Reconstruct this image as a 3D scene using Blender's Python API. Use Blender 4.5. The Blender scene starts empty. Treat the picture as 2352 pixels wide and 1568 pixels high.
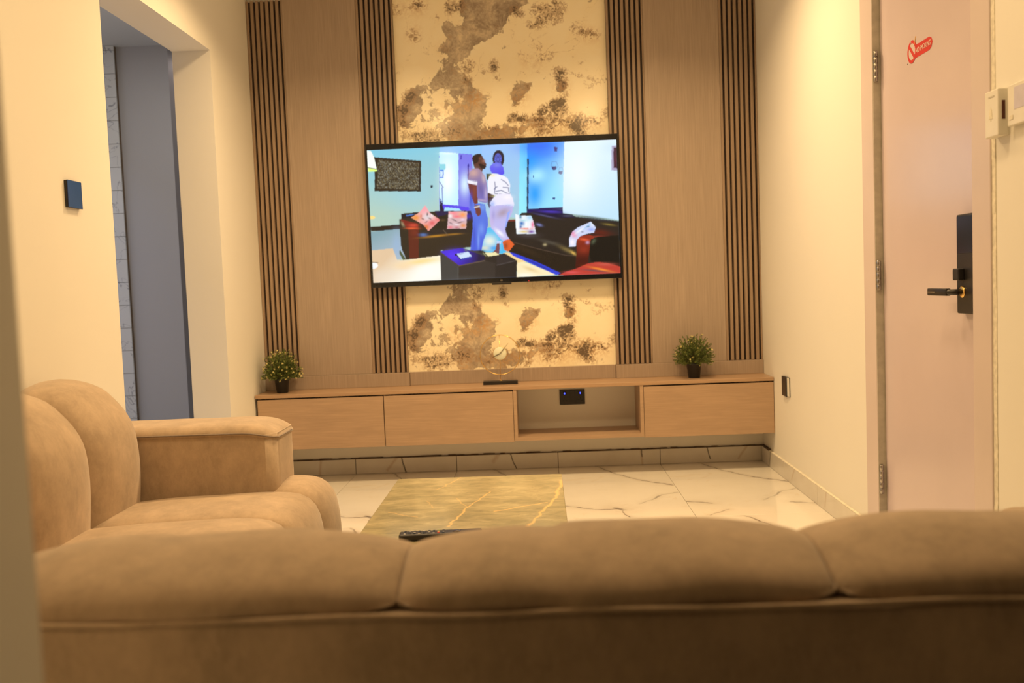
import bpy, bmesh, math, random
import numpy as np
from mathutils import Vector, Matrix, noise as mnoise
random.seed(7)
SC = bpy.context.scene
COL = SC.collection

# ---------------------------------------------------------------- camera
F_PX, YAW, PITCH, ROLL = 2142.5, -0.02980, -0.06125, -0.03934
CAM = Vector((0.0, -5.4646, 1.0884))
def cam_axes():
    cy, sy = math.cos(YAW), math.sin(YAW); cp, sp = math.cos(PITCH), math.sin(PITCH)
    f = Vector((sy*cp, cy*cp, sp)); r = Vector((cy, -sy, 0)); u = r.cross(f)
    cr, sr = math.cos(ROLL), math.sin(ROLL)
    return cr*r + sr*u, -sr*r + cr*u, f
cr_, cu_, cf_ = cam_axes()
cd = bpy.data.cameras.new('camera')
cam = bpy.data.objects.new('camera', cd); COL.objects.link(cam)
cam.matrix_world = Matrix(((cr_.x, cu_.x, -cf_.x, CAM.x), (cr_.y, cu_.y, -cf_.y, CAM.y),
                           (cr_.z, cu_.z, -cf_.z, CAM.z), (0, 0, 0, 1)))
cd.sensor_width = 36; cd.lens = F_PX/2352*36; cd.clip_start = .05
cd.dof.use_dof = True; cd.dof.focus_distance = 3.5; cd.dof.aperture_fstop = 3.2
SC.camera = cam

# ---------------------------------------------------------------- world, exposure, lights
w = bpy.data.worlds.new('world'); SC.world = w; w.use_nodes = True
w.node_tree.nodes['Background'].inputs[0].default_value = (.5, .45, .4, 1)
w.node_tree.nodes['Background'].inputs[1].default_value = .02
SC.view_settings.view_transform = 'Standard'; SC.view_settings.look = 'None'
SC.view_settings.gamma = 1; SC.view_settings.use_curve_mapping = False
SC.view_settings.exposure = .06
WARM = (1, .67, .33)
def area(name, loc, size, power, color, rot=(0, 0, 0), spread=180, sy=None):
    d = bpy.data.lights.new(name, 'AREA'); d.energy = power; d.color = color
    d.shape = 'RECTANGLE' if sy else 'DISK'; d.size = size
    if sy: d.size_y = sy
    d.spread = math.radians(spread)
    o = bpy.data.objects.new(name, d); COL.objects.link(o); o.location = loc; o.rotation_euler = rot
    return o
CEIL = 2.80
for x in (-.86, .53):
    for y, pw in ((-1.30, 25), (-3.20, 10)):
        area('ceiling_downlight', (x, y, CEIL-.012), .30, pw, WARM, spread=142)
for x in (-.73, .46):        # two warm fill points added above the frame to brighten upper marble and walls
    d = bpy.data.lights.new('fill_point', 'POINT'); d.energy = 5.5; d.color = (1, .66, .30); d.shadow_soft_size = .09
    o = bpy.data.objects.new('fill_point', d); COL.objects.link(o); o.location = (x, -2.30, 2.45)
area('corridor_fill', (-2.25, -.45, 2.70), .45, 7.0, (.84, .78, .74))  # added fill, no fixture known: brightens the corridor walls
area('corridor_fill', (-2.20, 1.05, 2.70), .30, 1.2, (.85, .70, .66))  # added fill for the recess that the first one leaves dark
area('corridor_daylight', (-3.0, -1.2, 2.3), .8, 16.0, (.52, .62, .92), rot=(0, math.radians(40), 0), sy=1.2)

# ---------------------------------------------------------------- node helpers
def lin(c):
    c = [v/255 for v in c[:3]]
    return tuple(v/12.92 if v <= .04045 else ((v+.055)/1.055)**2.4 for v in c)
class NT:
    def __init__(s, name):
        s.m = bpy.data.materials.new(name); s.m.use_nodes = True
        s.t = s.m.node_tree; s.n = s.t.nodes; s.b = s.n['Principled BSDF']
    def new(s, k, **kw):
        n = s.n.new(k)
        for a, v in kw.items(): setattr(n, a, v)
        return n
    def set(s, sock, v):
        if isinstance(v, bpy.types.NodeSocket): s.t.links.new(v, sock)
        elif isinstance(v, (tuple, list)) and len(v) == 3 and sock.type == 'RGBA': sock.default_value = (*v, 1)
        else: sock.default_value = v
    def math(s, op, a, b=0., c=0., clamp=False):
        n = s.new('ShaderNodeMath', operation=op, use_clamp=clamp)
        s.set(n.inputs[0], a); s.set(n.inputs[1], b); s.set(n.inputs[2], c); return n.outputs[0]
    def vm(s, op, a, b=(0, 0, 0), sc=None, out=0):
        n = s.new('ShaderNodeVectorMath', operation=op)
        s.set(n.inputs[0], a); s.set(n.inputs[1], b)
        if sc is not None: s.set(n.inputs['Scale'], sc)
        return n.outputs[out]
    def coord(s, kind='Object', scale=(1, 1, 1)):
        o = s.new('ShaderNodeTexCoord').outputs[kind]
        if scale != (1, 1, 1): o = s.vm('MULTIPLY', o, scale)
        return o
    def noise(s, vec, scale, detail=4, rough=.5, dist=0., color=False):
        n = s.new('ShaderNodeTexNoise'); s.set(n.inputs['Vector'], vec)
        n.inputs['Scale'].default_value = scale; n.inputs['Detail'].default_value = detail
        n.inputs['Roughness'].default_value = rough; n.inputs['Distortion'].default_value = dist
        return n.outputs['Color' if color else 'Fac']
    def ramp(s, fac, stops, interp='LINEAR'):
        n = s.new('ShaderNodeValToRGB'); s.set(n.inputs[0], fac); cr = n.color_ramp; cr.interpolation = interp
        while len(cr.elements) < len(stops): cr.elements.new(.5)
        for e, (p, c) in zip(cr.elements, stops):
            e.position = p; e.color = (*c, 1) if len(c) == 3 else c
        return n.outputs[0]
    def mix(s, fac, a, b, mode='MIX'):
        n = s.new('ShaderNodeMix', data_type='RGBA', blend_type=mode)
        s.set(n.inputs[0], fac); s.set(n.inputs[6], a); s.set(n.inputs[7], b); return n.outputs[2]
    def smooth(s, v, lo, hi, a=0., b=1.):
        n = s.new('ShaderNodeMapRange', interpolation_type='SMOOTHSTEP')
        s.set(n.inputs[0], v); n.inputs[1].default_value = lo; n.inputs[2].default_value = hi
        n.inputs[3].default_value = a; n.inputs[4].default_value = b; return n.outputs[0]
    def bump(s, h, strength=.2, dist=.01):
        n = s.new('ShaderNodeBump'); n.inputs['Strength'].default_value = strength
        n.inputs['Distance'].default_value = dist; s.set(n.inputs['Height'], h)
        s.t.links.new(n.outputs[0], s.b.inputs['Normal'])
    def seg(s, P, A, B, w):
        """1 on the segment A-B, falling smoothly to 0 at distance w"""
        A = Vector(A if len(A) == 3 else (*A, 0)); B = Vector(B if len(B) == 3 else (*B, 0)); D = B-A
        pa = s.vm('SUBTRACT', P, tuple(A))
        h = s.math('MULTIPLY', s.vm('DOT_PRODUCT', pa, tuple(D), out=1), 1/D.length_squared, clamp=True)
        q = s.vm('SUBTRACT', pa, s.vm('SCALE', tuple(D), sc=h))
        return s.smooth(s.vm('LENGTH', q, out=1), 0, w, 1, 0)
    def done(s, color=None, rough=.5, **kw):
        if color is not None: s.set(s.b.inputs['Base Color'], color)
        s.set(s.b.inputs['Roughness'], rough)
        for k, v in kw.items(): s.set(s.b.inputs[k.replace('_', ' ')], v)
        return s.m

def m_plain(name, c, rough=.5, var=.06, scale=20, **kw):
    t = NT(name); n = t.noise(t.coord(), scale, 3)
    f = t.ramp(n, [(.3, tuple(v*(1-var) for v in c)), (.7, tuple(min(1, v*(1+var)) for v in c))])
    return t.done(f, rough, **kw)
def m_paint(name, c, rough=.55):
    t = NT(name); P = t.coord(); n = t.noise(P, 1.3, 3); n2 = t.noise(P, 45, 2)
    f = t.mix(t.smooth(n, .3, .7, 0, .5), c, tuple(v*.955 for v in c))
    t.bump(n2, .06, .002); return t.done(f, rough)
def m_wood(name, c, axis='z', rough=.42, contrast=.14, band=0.):
    t = NT(name); sc = {'z': (1, 1, .022), 'x': (.03, 1, 1)}[axis]
    P = t.coord(scale=sc); n = t.noise(P, 170, 3, .6); n2 = t.noise(P, 22, 3, .5)
    lo = tuple(v*(1-contrast*1.3) for v in c); hi = tuple(v*(1+contrast) for v in c)
    f = t.ramp(n, [(.3, lo), (.7, hi)])
    f = t.mix(t.smooth(n2, .35, .65, 0, .45), f, tuple(v*(1-contrast*.7) for v in c))
    if band:
        n3 = t.noise(t.coord(scale=(.25, 1, 1)), 16, 3, .6, .4)
        f = t.mix(t.smooth(n3, .42, .6, 0, band), f, tuple(v*.72 for v in c))
    t.bump(n, .05, .001); return t.done(f, rough)
def m_fabric(name, c):
    t = NT(name); P = t.coord(); n = t.noise(t.vm('MULTIPLY', P, (1, 1, .7)), 11, 6, .72, .15); n2 = t.noise(t.vm('MULTIPLY', P, (1, 1, .45)), 42, 5, .75); n3 = t.noise(P, 900, 2)
    f = t.ramp(n, [(.30, tuple(v*.80 for v in c)), (.52, c), (.70, tuple(min(1, v*1.22) for v in c))])
    f = t.mix(t.smooth(n2, .42, .68, 0, .32), f, tuple(min(1, v*1.28) for v in c))
    t.bump(n3, .12, .001)
    return t.done(f, .92, Sheen_Weight=.35, Sheen_Roughness=.45, Specular_IOR_Level=.2)
def m_floor(name, segs, knots=()):
    t = NT(name); P0 = t.coord()
    wob = t.vm('SCALE', t.vm('SUBTRACT', t.noise(P0, 9, 3, .6, color=True), (.5, .5, .5)), sc=.05)
    P = t.vm('MULTIPLY', t.vm('ADD', P0, wob), (1, 1, 0))
    n = t.noise(P0, 2.2, 4, .6); cc = t.ramp(n, [(.3, (.86, .83, .76)), (.75, (.80, .77, .69))])
    warm = t.smooth(t.noise(P0, 6.5, 4, .65, .8), .60, .74, 0, .35)
    cc = t.mix(warm, cc, (.70, .55, .36))
    mask = None; halo = None
    for a, b, wd, st in segs:
        k = t.math('MULTIPLY', t.seg(P, a, b, wd), st)
        h = t.math('MULTIPLY', t.seg(P, a, b, wd*5.5), st*.35)
        mask = k if mask is None else t.math('MAXIMUM', mask, k)
        halo = h if halo is None else t.math('MAXIMUM', halo, h)
    brk = t.smooth(t.noise(P0, 14, 3, .6), .30, .58, .35, 1)
    cc = t.mix(t.math('MULTIPLY', halo, brk), cc, (.50, .42, .33))
    cc = t.mix(t.math('MULTIPLY', mask, brk), cc, (.10, .08, .07))
    return t.done(cc, .07, Coat_Weight=.3, Coat_Roughness=.03)

WALLC = (.83, .81, .74)
M = {}
M['paint'] = m_paint('warm_white_paint', WALLC)
M['taupe'] = m_paint('bounce_cut_paint', (.10, .08, .065))  # unseen rear walls, colour darkened to cut bounce onto the sofa back
M['ceiling'] = m_paint('ceiling_paint', (.86, .84, .78))
M['corr_paint'] = m_paint('grey_corridor_paint', (.52, .51, .50))
M['corr_light'] = m_paint('pale_corridor_paint', (.66, .68, .68))
M['wood'] = m_wood('taupe_vertical_veneer', (.385, .30, .235), 'z')
M['wood_slat'] = m_wood('fluted_brown_veneer', (.33, .235, .165), 'z', .30)
M['wood_h'] = m_wood('oak_horizontal_veneer', (.44, .30, .195), 'x', .40, .10, .22)
M['wood_top'] = m_wood('oak_top_veneer', (.42, .275, .17), 'x', .35, .10)
M['groove'] = m_plain('dark_groove', (.045, .028, .02), .6)
M['fabric'] = m_fabric('beige_nubuck', (.475, .365, .262))
M['piping'] = m_plain('taupe_piping', (.27, .22, .185), .8)
M['black'] = m_plain('black_plastic', (.016, .014, .014), .38)
M['black_gloss'] = m_plain('black_gloss', (.012, .013, .016), .12)
M['navy'] = m_plain('navy_glass', (.014, .03, .13), .15)
M['lockface'] = m_plain('lock_glass_face', (.020, .024, .035), .16)
M['white_pl'] = m_plain('cream_plastic', (.80, .78, .70), .35, .02)
M['door'] = m_plain('pinkish_door_lacquer', (.64, .545, .58), .22, .025, 3)
M['jamb'] = m_plain('pinkish_door_frame', (.66, .57, .56), .4, .03, 4)
M['reveal'] = m_plain('greyish_reveal', (.50, .47, .40), .6, .12, 30)
M['plaster'] = m_plain('rough_cream_filler', (.74, .70, .58), .8, .15, 60)
M['steel'] = m_plain('brushed_steel', (.42, .40, .38), .28, .1, 60, Metallic=1.)
M['gold'] = m_plain('brass', (.80, .55, .20), .25, .05, Metallic=1.)
M['dial'] = m_plain('pale_dial', (.74, .76, .60), .4, .02)
M['dark_metal'] = m_plain('bronze_hands', (.06, .045, .03), .35)
M['red'] = m_plain('red_vinyl', (.62, .035, .03), .4, .03)
M['white_ink'] = m_plain('white_ink', (.85, .72, .62), .5, .02)
M['tan_ink'] = m_plain('tan_ink', (.75, .42, .10), .5, .05)
M['grout'] = m_plain('brown_grout', (.20, .14, .085), .9, .2, 60)
M['dirt'] = m_plain('dark_dirty_grout', (.075, .045, .025), .95, .4, 40)
M['pot'] = m_plain('black_pot', (.012, .011, .010), .5)
M['leaf'] = m_plain('green_leaf', (.085, .125, .022), .5, .5, 90)
M['leaf2'] = m_plain('olive_leaf', (.20, .23, .055), .5, .4, 90)
M['flower'] = m_plain('cream_flower', (.80, .72, .33), .6, .15, 90)
M['stem'] = m_plain('green_stem', (.10, .10, .03), .7)
M['display'] = m_plain('lavender_display', (.62, .60, .72), .2)
M['slot'] = m_plain('dark_red_window', (.10, .03, .018), .15)
M['corrtile'] = None
def m_emit(name, c, st):
    t = NT(name); t.set(t.b.inputs['Emission Color'], c); t.b.inputs['Emission Strength'].default_value = st
    return t.done((.02, .02, .02), .3)
M['led_blue'] = m_emit('blue_led', (.05, .08, 1.), 3.5)
M['led_red'] = m_emit('red_led', (1., .03, .02), 1.2)

# floor tile prints (local coordinates: origin at the tile's right rear corner)
VA = [((-.40, .01), (-.367, -.041), .010, .7), ((-.367, -.041), (-.269, -.273), .009, .8), ((-.269, -.273), (-.15, -.459), .007, .85),
      ((-.15, -.459), (-.006, -.588), .008, .9), ((-.10, -.50), (-.02, -.56), .018, .7)]
VB = [((-.23, -.98), (-.162, -.898), .006, .4), ((-.162, -.898), (-.099, -.798), .010, .7), ((-.099, -.798), (-.004, -.755), .006, .5)]
V1 = VA + VB + [((-.587, -.971), (-.446, -1.066), .010, .8), ((-.446, -1.066), (-.326, -1.067), .007, .9),
                ((-.345, -1.05), (-.315, -1.08), .026, .9), ((-.326, -1.067), (-.30, -1.228), .006, .9)]
V2 = VA + VB + [((-.598, -.958), (-.485, -1.005), .013, .75), ((-.11, -1.026), (.0, -1.074), .012, .7), ((-.53, -1.24), (-.427, -1.134), .008, .6)]
M['tile_a'] = m_floor('marble_floor_print_a', V1)
M['tile_b'] = m_floor('marble_floor_print_b', V2)

def m_skirt():
    t = NT('marble_skirting'); P0 = t.coord()
    wob = t.vm('SCALE', t.vm('SUBTRACT', t.noise(P0, 30, 3, .6, color=True), (.5, .5, .5)), sc=.012)
    P = t.vm('ADD', P0, wob)
    cc = t.ramp(t.noise(P0, 4, 4, .6), [(.3, (.74, .71, .64)), (.75, (.64, .60, .52))])
    br = None; dk = None
    for a, b, wd in [((-1.335, 0, 0), (-1.325, 0, .095), .012), ((-.93, 0, .02), (-.87, 0, .095), .014), ((-.30, 0, .05), (-.27, 0, .09), .02),
                     ((.575, 0, 0), (.57, 0, .095), .010), ((1.14, 0, .02), (1.19, 0, .095), .012),
                     ((0, -.66, .03), (0, -.72, .095), .014), ((0, -1.22, .02), (0, -1.24, .095), .012)]:
        A = tuple(v if i == 2 or v else (0, 1.0)[0] for i, v in enumerate(a))
        # flatten the axis that the segment does not use
        fl = t.vm('MULTIPLY', P, (1, 0, 1) if a[0] else (0, 1, 1))
        gate = t.math('LESS_THAN', t.vm('DOT_PRODUCT', P0, (0, -1, 0), out=1), .03) if a[0] else t.math('GREATER_THAN', t.vm('DOT_PRODUCT', P0, (1, 0, 0), out=1), 1.26)
        k = t.math('MULTIPLY', t.seg(fl, a, b, wd), gate); br = k if br is None else t.math('MAXIMUM', br, k)
    for a, b, wd in [((-.845, 0, .095), (-.835, 0, .05), .007), ((-.835, 0, .05), (-.822, 0, 0), .008), ((-.20, 0, .095), (-.165, 0, 0), .006),
                     ((.572, 0, .095), (.575, 0, .05), .006), ((.955, 0, .095), (.975, 0, .02), .006), ((0, -.22, .09), (0, -.19, 0), .008)]:
        fl = t.vm('MULTIPLY', P, (1, 0, 1) if a[0] else (0, 1, 1))
        gate = t.math('LESS_THAN', t.vm('DOT_PRODUCT', P0, (0, -1, 0), out=1), .03) if a[0] else t.math('GREATER_THAN', t.vm('DOT_PRODUCT', P0, (1, 0, 0), out=1), 1.26)
        k = t.math('MULTIPLY', t.seg(fl, a, b, wd), gate); dk = k if dk is None else t.math('MAXIMUM', dk, k)
    cc = t.mix(t.math('MULTIPLY', br, .35), cc, (.38, .20, .08)); cc = t.mix(t.math('MULTIPLY', dk, .95), cc, (.06, .045, .03))
    return t.done(cc, .12)
M['skirt'] = m_skirt()

def m_table():
    t = NT('green_grey_marble'); P0 = t.coord()
    n = t.noise(t.vm('MULTIPLY', P0, (1, 2.1, 1)), 9, 6, .65, .5); n2 = t.noise(t.vm('MULTIPLY', P0, (1, 2.2, 1)), 26, 5, .7, .8)
    cc = t.ramp(n, [(.25, (.24, .22, .13)), (.5, (.39, .35, .205)), (.75, (.60, .52, .32))])
    cc = t.mix(t.smooth(n2, .56, .70, 0, .5), cc, (.20, .18, .13))
    wob = t.vm('SCALE', t.vm('SUBTRACT', t.noise(P0, 20, 3, .6, color=True), (.5, .5, .5)), sc=.03)
    P = t.vm('MULTIPLY', t.vm('ADD', P0, wob), (1, 1, 0)); mk = None
    # table coordinates: origin at the centre of the top's rear edge is (0,0)
    for a, b, wd, s in [((-.292, -2.743), (-.256, -2.531), .007, 1), ((-.256, -2.531), (-.19, -2.30), .006, .8), ((-.256, -2.50), (-.30, -2.38), .004, .5),
                        ((-.056, -2.772), (.014, -2.50), .008, 1), ((.014, -2.50), (.036, -2.396), .008, 1), ((.036, -2.396), (.063, -2.15), .010, 1),
                        ((-.16, -2.579), (.002, -2.48), .007, .85), ((-.38, -2.24), (-.30, -2.02), .006, .5), ((-.50, -2.55), (-.40, -2.62), .006, .5), ((-.40, -2.40), (-.36, -2.50), .005, .35)]:
        k = t.math('MULTIPLY', t.seg(P, a, b, wd), s); mk = k if mk is None else t.math('MAXIMUM', mk, k)
    cc = t.mix(mk, cc, (.85, .58, .25)); return t.done(cc, .16)
M['table'] = m_table()

# ---------------------------------------------------------------- mesh helpers
def wloc(p):
    v = Vector((0, 0, 0))
    while p is not None: v += p.location; p = p.parent
    return v
def link(name, me, parent=None, mat=None, **props):
    o = bpy.data.objects.new(name, me); COL.objects.link(o)
    if parent is not None: o.parent = parent
    if mat is not None: me.materials.append(mat)
    for k, v in props.items(): o[k] = v
    return o
def obj(name, bm, mat, parent=None, smooth=False, origin=None, **props):
    """bm is in world coordinates; the object is linked with a local origin"""
    off = wloc(parent) if parent is not None else Vector((0, 0, 0))
    if origin is not None: off = Vector(origin)
    bmesh.ops.translate(bm, verts=bm.verts, vec=-off)
    bmesh.ops.recalc_face_normals(bm, faces=bm.faces)
    me = bpy.data.meshes.new(name); bm.to_mesh(me); bm.free()
    if smooth: me.polygons.foreach_set('use_smooth', [True]*len(me.polygons))
    o = link(name, me, parent, mat, **props)
    if origin is not None: o.location = Vector(origin) - (wloc(parent) if parent is not None else Vector())
    return o
def thing(name, label, cat, loc, **props):
    o = bpy.data.objects.new(name, None); COL.objects.link(o); o.location = loc; o.empty_display_size = .1
    if label: o['label'] = label
    if cat: o['category'] = cat
    for k, v in props.items(): o[k] = v
    return o
def tag(o, label, cat, **props):
    o['label'] = label; o['category'] = cat
    for k, v in props.items(): o[k] = v
    return o
def box(x0, x1, y0, y1, z0, z1, bev=0, seg=2, bm=None):
    b = bmesh.new(); r = bmesh.ops.create_cube(b, size=1)
    for v in b.verts:
        v.co = Vector((x0 if v.co.x < 0 else x1, y0 if v.co.y < 0 else y1, z0 if v.co.z < 0 else z1))
    if bev: bmesh.ops.bevel(b, geom=list(b.edges), offset=bev, segments=seg, profile=.5, affect='EDGES')
    if bm is None: return b
    me = bpy.data.meshes.new('t'); b.to_mesh(me); b.free(); bm.from_mesh(me); bpy.data.meshes.remove(me); return bm
def tube(pts, r, seg=8, closed=False, bm=None):
    bm = bm or bmesh.new(); pts = [Vector(p) for p in pts]; n = len(pts); rings = []
    prev = None
    for i, p in enumerate(pts):
        a = pts[(i-1) % n] if (closed or i > 0) else p; b = pts[(i+1) % n] if (closed or i < n-1) else p
        d = (b-a).normalized()
        u = d.cross(Vector((0, 0, 1)))
        if u.length < .05: u = d.cross(Vector((0, 1, 0)))
        if prev is not None and u.dot(prev) < 0: u = -u
        u.normalize(); prev = u; v = d.cross(u)
        rings.append([bm.verts.new(p + r*(math.cos(2*math.pi*k/seg)*u + math.sin(2*math.pi*k/seg)*v)) for k in range(seg)])
    m = n if closed else n-1
    for i in range(m):
        A, B = rings[i], rings[(i+1) % n]
        for k in range(seg): bm.faces.new((A[k], A[(k+1) % seg], B[(k+1) % seg], B[k]))
    if not closed: bm.faces.new(rings[0]); bm.faces.new(rings[-1])
    return bm
def lathe(prof, c, seg=24, axis='z', bm=None):
    bm = bm or bmesh.new(); rings = []
    def P(r, h, a):
        x, y = r*math.cos(a), r*math.sin(a)
        return {'z': Vector((x, y, h)), 'y': Vector((x, h, y)), 'x': Vector((h, x, y))}[axis] + Vector(c)
    for r, h in prof:
        rings.append([bm.verts.new(P(r, h, 2*math.pi*k/seg)) for k in range(seg)] if r > 1e-6 else [bm.verts.new(P(0, h, 0))])
    for A, B in zip(rings[:-1], rings[1:]):
        for k in range(seg):
            a, b = (A[k], A[(k+1) % seg]) if len(A) > 1 else (A[0], None); c2, d = (B[k], B[(k+1) % seg]) if len(B) > 1 else (B[0], None)
            f = [v for v in ((a, b, d, c2) if b and d else (a, d, c2) if d else (a, b, c2)) if v]
            bm.faces.new(f)
    for R in (rings[0], rings[-1]):
        if len(R) > 1: bm.faces.new(R)
    return bm
def resample(pts, n):
    """closed Catmull-Rom through pts, n points spaced evenly"""
    P = [Vector((p[0], p[1])) for p in pts]; N = len(P); out = []
    for i in range(N):
        p0, p1, p2, p3 = P[i-1], P[i], P[(i+1) % N], P[(i+2) % N]
        for k in range(12):
            t = k/12
            out.append(.5*((2*p1)+(p2-p0)*t+(2*p0-5*p1+4*p2-p3)*t*t+(3*p1-p0-3*p2+p3)*t**3))
    L = [0]
    for i in range(len(out)): L.append(L[-1]+(out[(i+1) % len(out)]-out[i]).length)
    res = []; j = 0
    for k in range(n):
        s = L[-1]*k/n
        while L[j+1] < s: j += 1
        a, b = out[j], out[(j+1) % len(out)]; res.append(a+(b-a)*((s-L[j])/max(1e-9, L[j+1]-L[j])))
    return res
def channel(prof, s0, s1, axis, inset, n=56, m=22, p=2.4, wob=.0025, crease=None):
    """padded channel: closed profile (a,z) swept along the other axis, drawn in towards both seams"""
    P = resample(prof, n); area2 = sum(P[i].x*P[(i+1) % n].y-P[(i+1) % n].x*P[i].y for i in range(n))
    N = []
    for i in range(n):
        d = (P[(i+1) % n]-P[i-1]).normalized(); q = Vector((-d.y, d.x)) if area2 > 0 else Vector((d.y, -d.x)); N.append(q)
    bm = bmesh.new(); rings = []
    for k in range(m+1):
        t = -math.cos(math.pi*k/m); s = s0+(s1-s0)*(t+1)/2
        d = inset*(1-max(0, 1-abs(t)**p)**(1/p))
        if crease:
            d += crease[1]*math.exp(-((t-crease[0])/.07)**2)
        R = []
        for i in range(n):
            q = P[i]+N[i]*d
            v = Vector((q.x, s, q.y)) if axis == 'y' else Vector((s, q.x, q.y))
            v += wob*mnoise.noise_vector(v*7.0)*(1-abs(t)**6)
            R.append(bm.verts.new(v))
        rings.append(R)
    for A, B in zip(rings[:-1], rings[1:]):
        for i in range(n): bm.faces.new((A[i], A[(i+1) % n], B[(i+1) % n], B[i]))
    bm.faces.new(rings[0]); bm.faces.new(rings[-1])
    return bm

# ---------------------------------------------------------------- setting
XL, XR = -1.616, 1.287
YF = -4.75
S = dict(kind='structure')
# floor: grout bed with tiles
fl = obj('floor', box(XL, XR, -7.2, 0, -.06, -.004), M['grout'], **S)
rows = [(0, -1.25), (-1.25, -2.45), (-2.45, -3.65), (-3.65, -4.85), (-4.85, -6.05), (-6.05, -7.2)]
tile_cache = {}
for ri, (ya, yb) in enumerate(rows):
    for k in range(5):
        xr = 1.2818-.6*k; xl = max(xr-.6, XL); key = (round(xr-xl, 3), round(ya-yb, 3), (k+ri) % 2 == 1)
        g = .0009
        o = None
        if key not in tile_cache:
            o = obj('tile', box(xl+g, xr-g, yb+g, ya-g, -.004, 0, .0006, 1), M['tile_a' if key[2] else 'tile_b'], fl, origin=(xr, ya, 0))
            tile_cache[key] = o
        else:
            o = tile_cache[key].copy(); COL.objects.link(o); o.parent = fl; o.location = (xr, ya, 0)
# walls
def walls(name, boxes, mat, **props):
    bm = bmesh.new()
    for b in boxes: box(*b, bm=bm)
    return obj(name, bm, mat, kind='structure', **props)
TH = .195
walls('wall_left', [(XL-TH, XL, -.695, 0, 0, CEIL), (XL-TH, XL, -1.908, -.695, 2.333, CEIL), (XL-TH, XL, -4.95, -1.908, 0, CEIL)], M['paint'])
walls('wall_back', [(XL-TH, XR+.2, 0, .2, 0, CEIL)], M['paint'])
walls('wall_right', [(XR, XR+.15, -1.755, 0, 0, CEIL), (XR, XR+.15, -2.785, -1.755, 2.25, CEIL), (XR, XR+.15, -4.95, -2.785, 0, CEIL)], M['paint'])
walls('wall_front', [(XL, -.405, -4.95, -4.75, 0, CEIL), (-.405, XR, -4.95, -4.75, 2.05, CEIL)], M['paint'])  # left jamb, plus an unseen header added to block downlight from the rear
walls('wall_rear', [(XL, XR, -7.4, -7.2, 0, CEIL), (XL-TH, XL, -7.2, -4.95, 0, CEIL), (XR, XR+.15, -7.2, -4.95, 0, CEIL)], M['taupe'])
walls('ceiling', [(XL-TH, XR+.15, -7.2, .2, CEIL, CEIL+.1)], M['ceiling'])
walls('floor_corridor', [(-3.9, XL-TH, -3.6, 2.2, -.06, 0), (XL-TH, XL, -1.908, -.695, -.06, 0)], M['tile_b'])
walls('ceiling_corridor', [(-3.9, XL-TH, -3.6, 2.2, 2.73, 2.83)], M['corr_light'])
walls('wall_corridor_far', [(-3.9, -2.352, .65, .80, 0, 2.73), (-2.9, XL-TH, 1.32, 1.5, 0, 2.73)], M['corr_paint'])
walls('wall_corridor_side', [(-4.05, -3.9, -3.6, 2.2, 0, 2.73), (-3.9, XL-TH, -3.75, -3.6, 0, 2.73), (XL-TH-.05, XL-TH, .2, 1.32, 0, 2.73)], M['corr_paint'])

# marble tiles on the far corridor wall
t = NT('marble_corridor_tile'); P0 = t.coord(); nn = t.noise(P0, 4.5, 4, .55, .8)
cc = t.mix(t.smooth(t.math('ABSOLUTE', t.math('SUBTRACT', nn, .5)), 0, .007, .7, 0), (.74, .75, .72), (.22, .23, .26))
M['corrtile'] = t.done(cc, .12)
tb = obj('wall_corridor_tiled', box(-3.3, -2.69, .612, .65, 0, 2.73), M['grout'], **S)
zz = 0.; first = None
while zz < 2.70:
    z1 = min(zz+.15, 2.73)
    o = obj('tile', box(-3.29, -2.686, .604, .614, zz+.0012, z1-.0012, .0008, 1), M['corrtile'], tb); zz += .15
# far doorway in the corridor
td = obj('trim_1', box(-2.602, -2.50, 1.295, 1.32, 0, 1.965, .003), M['jamb'], **S)
td2 = obj('trim_2', box(-2.602, -1.9, 1.285, 1.32, 1.965, 2.074, .003), M['jamb'], **S)
dd = obj('door_2', box(-2.50, -1.9, 1.300, 1.32, 0, 1.965, .002), M['door'], **S)

# skirting tiles (each tile a piece)
sk = obj('baseboard_back', box(XL+.001, XR-.001, -.006, -.0005, 0, .088), M['dirt'], **S)
xs = [1.276, .6818, .0818, -.5182, -1.1182, XL+.004]
for a, b in zip(xs[1:], xs[:-1]):
    obj('tile', box(a+.0016, b-.0016, -.013, -.006, .001, .089, .0008, 1), M['skirt'], sk)
gb = bmesh.new(); random.seed(3); px_ = XL+.002
while px_ < XR-.02:
    l = random.uniform(.02, .05); h = random.uniform(.002, .0065)
    box(px_, min(px_+l, XR-.002), -.0125, -.0003, .0885, .091+h, bm=gb); px_ += l
obj('grout_line', gb, M['dirt'], sk)
sr = obj('baseboard_right', box(XR-.006, XR-.0005, -1.754, -.013, 0, .088), M['dirt'], **S)
for a, b in [(-.52, -.0135), (-1.10, -.52), (-1.63, -1.10), (-1.754, -1.63)]:
    obj('tile', box(XR-.013, XR-.006, a+.0016, b-.0016, .001, .089, .0008, 1), M['skirt'], sr)
obj('ledge', box(XR-.0125, XR-.0003, -1.754, -.19, .089, .0935, .001, 1), M['plaster'], sr)
obj('grout_line', box(XR-.0125, XR-.0003, -.19, -.013, .0885, .099), M['dirt'], sr)
sr2 = obj('baseboard_right_near', box(XR-.012, XR-.0005, -4.9, -2.83, 0, .09, .001, 1), M['skirt'], **S)
sl = obj('baseboard_left', box(XL+.0005, XL+.012, -.695, -.013, 0, .09, .001, 1), M['skirt'], **S)

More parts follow.
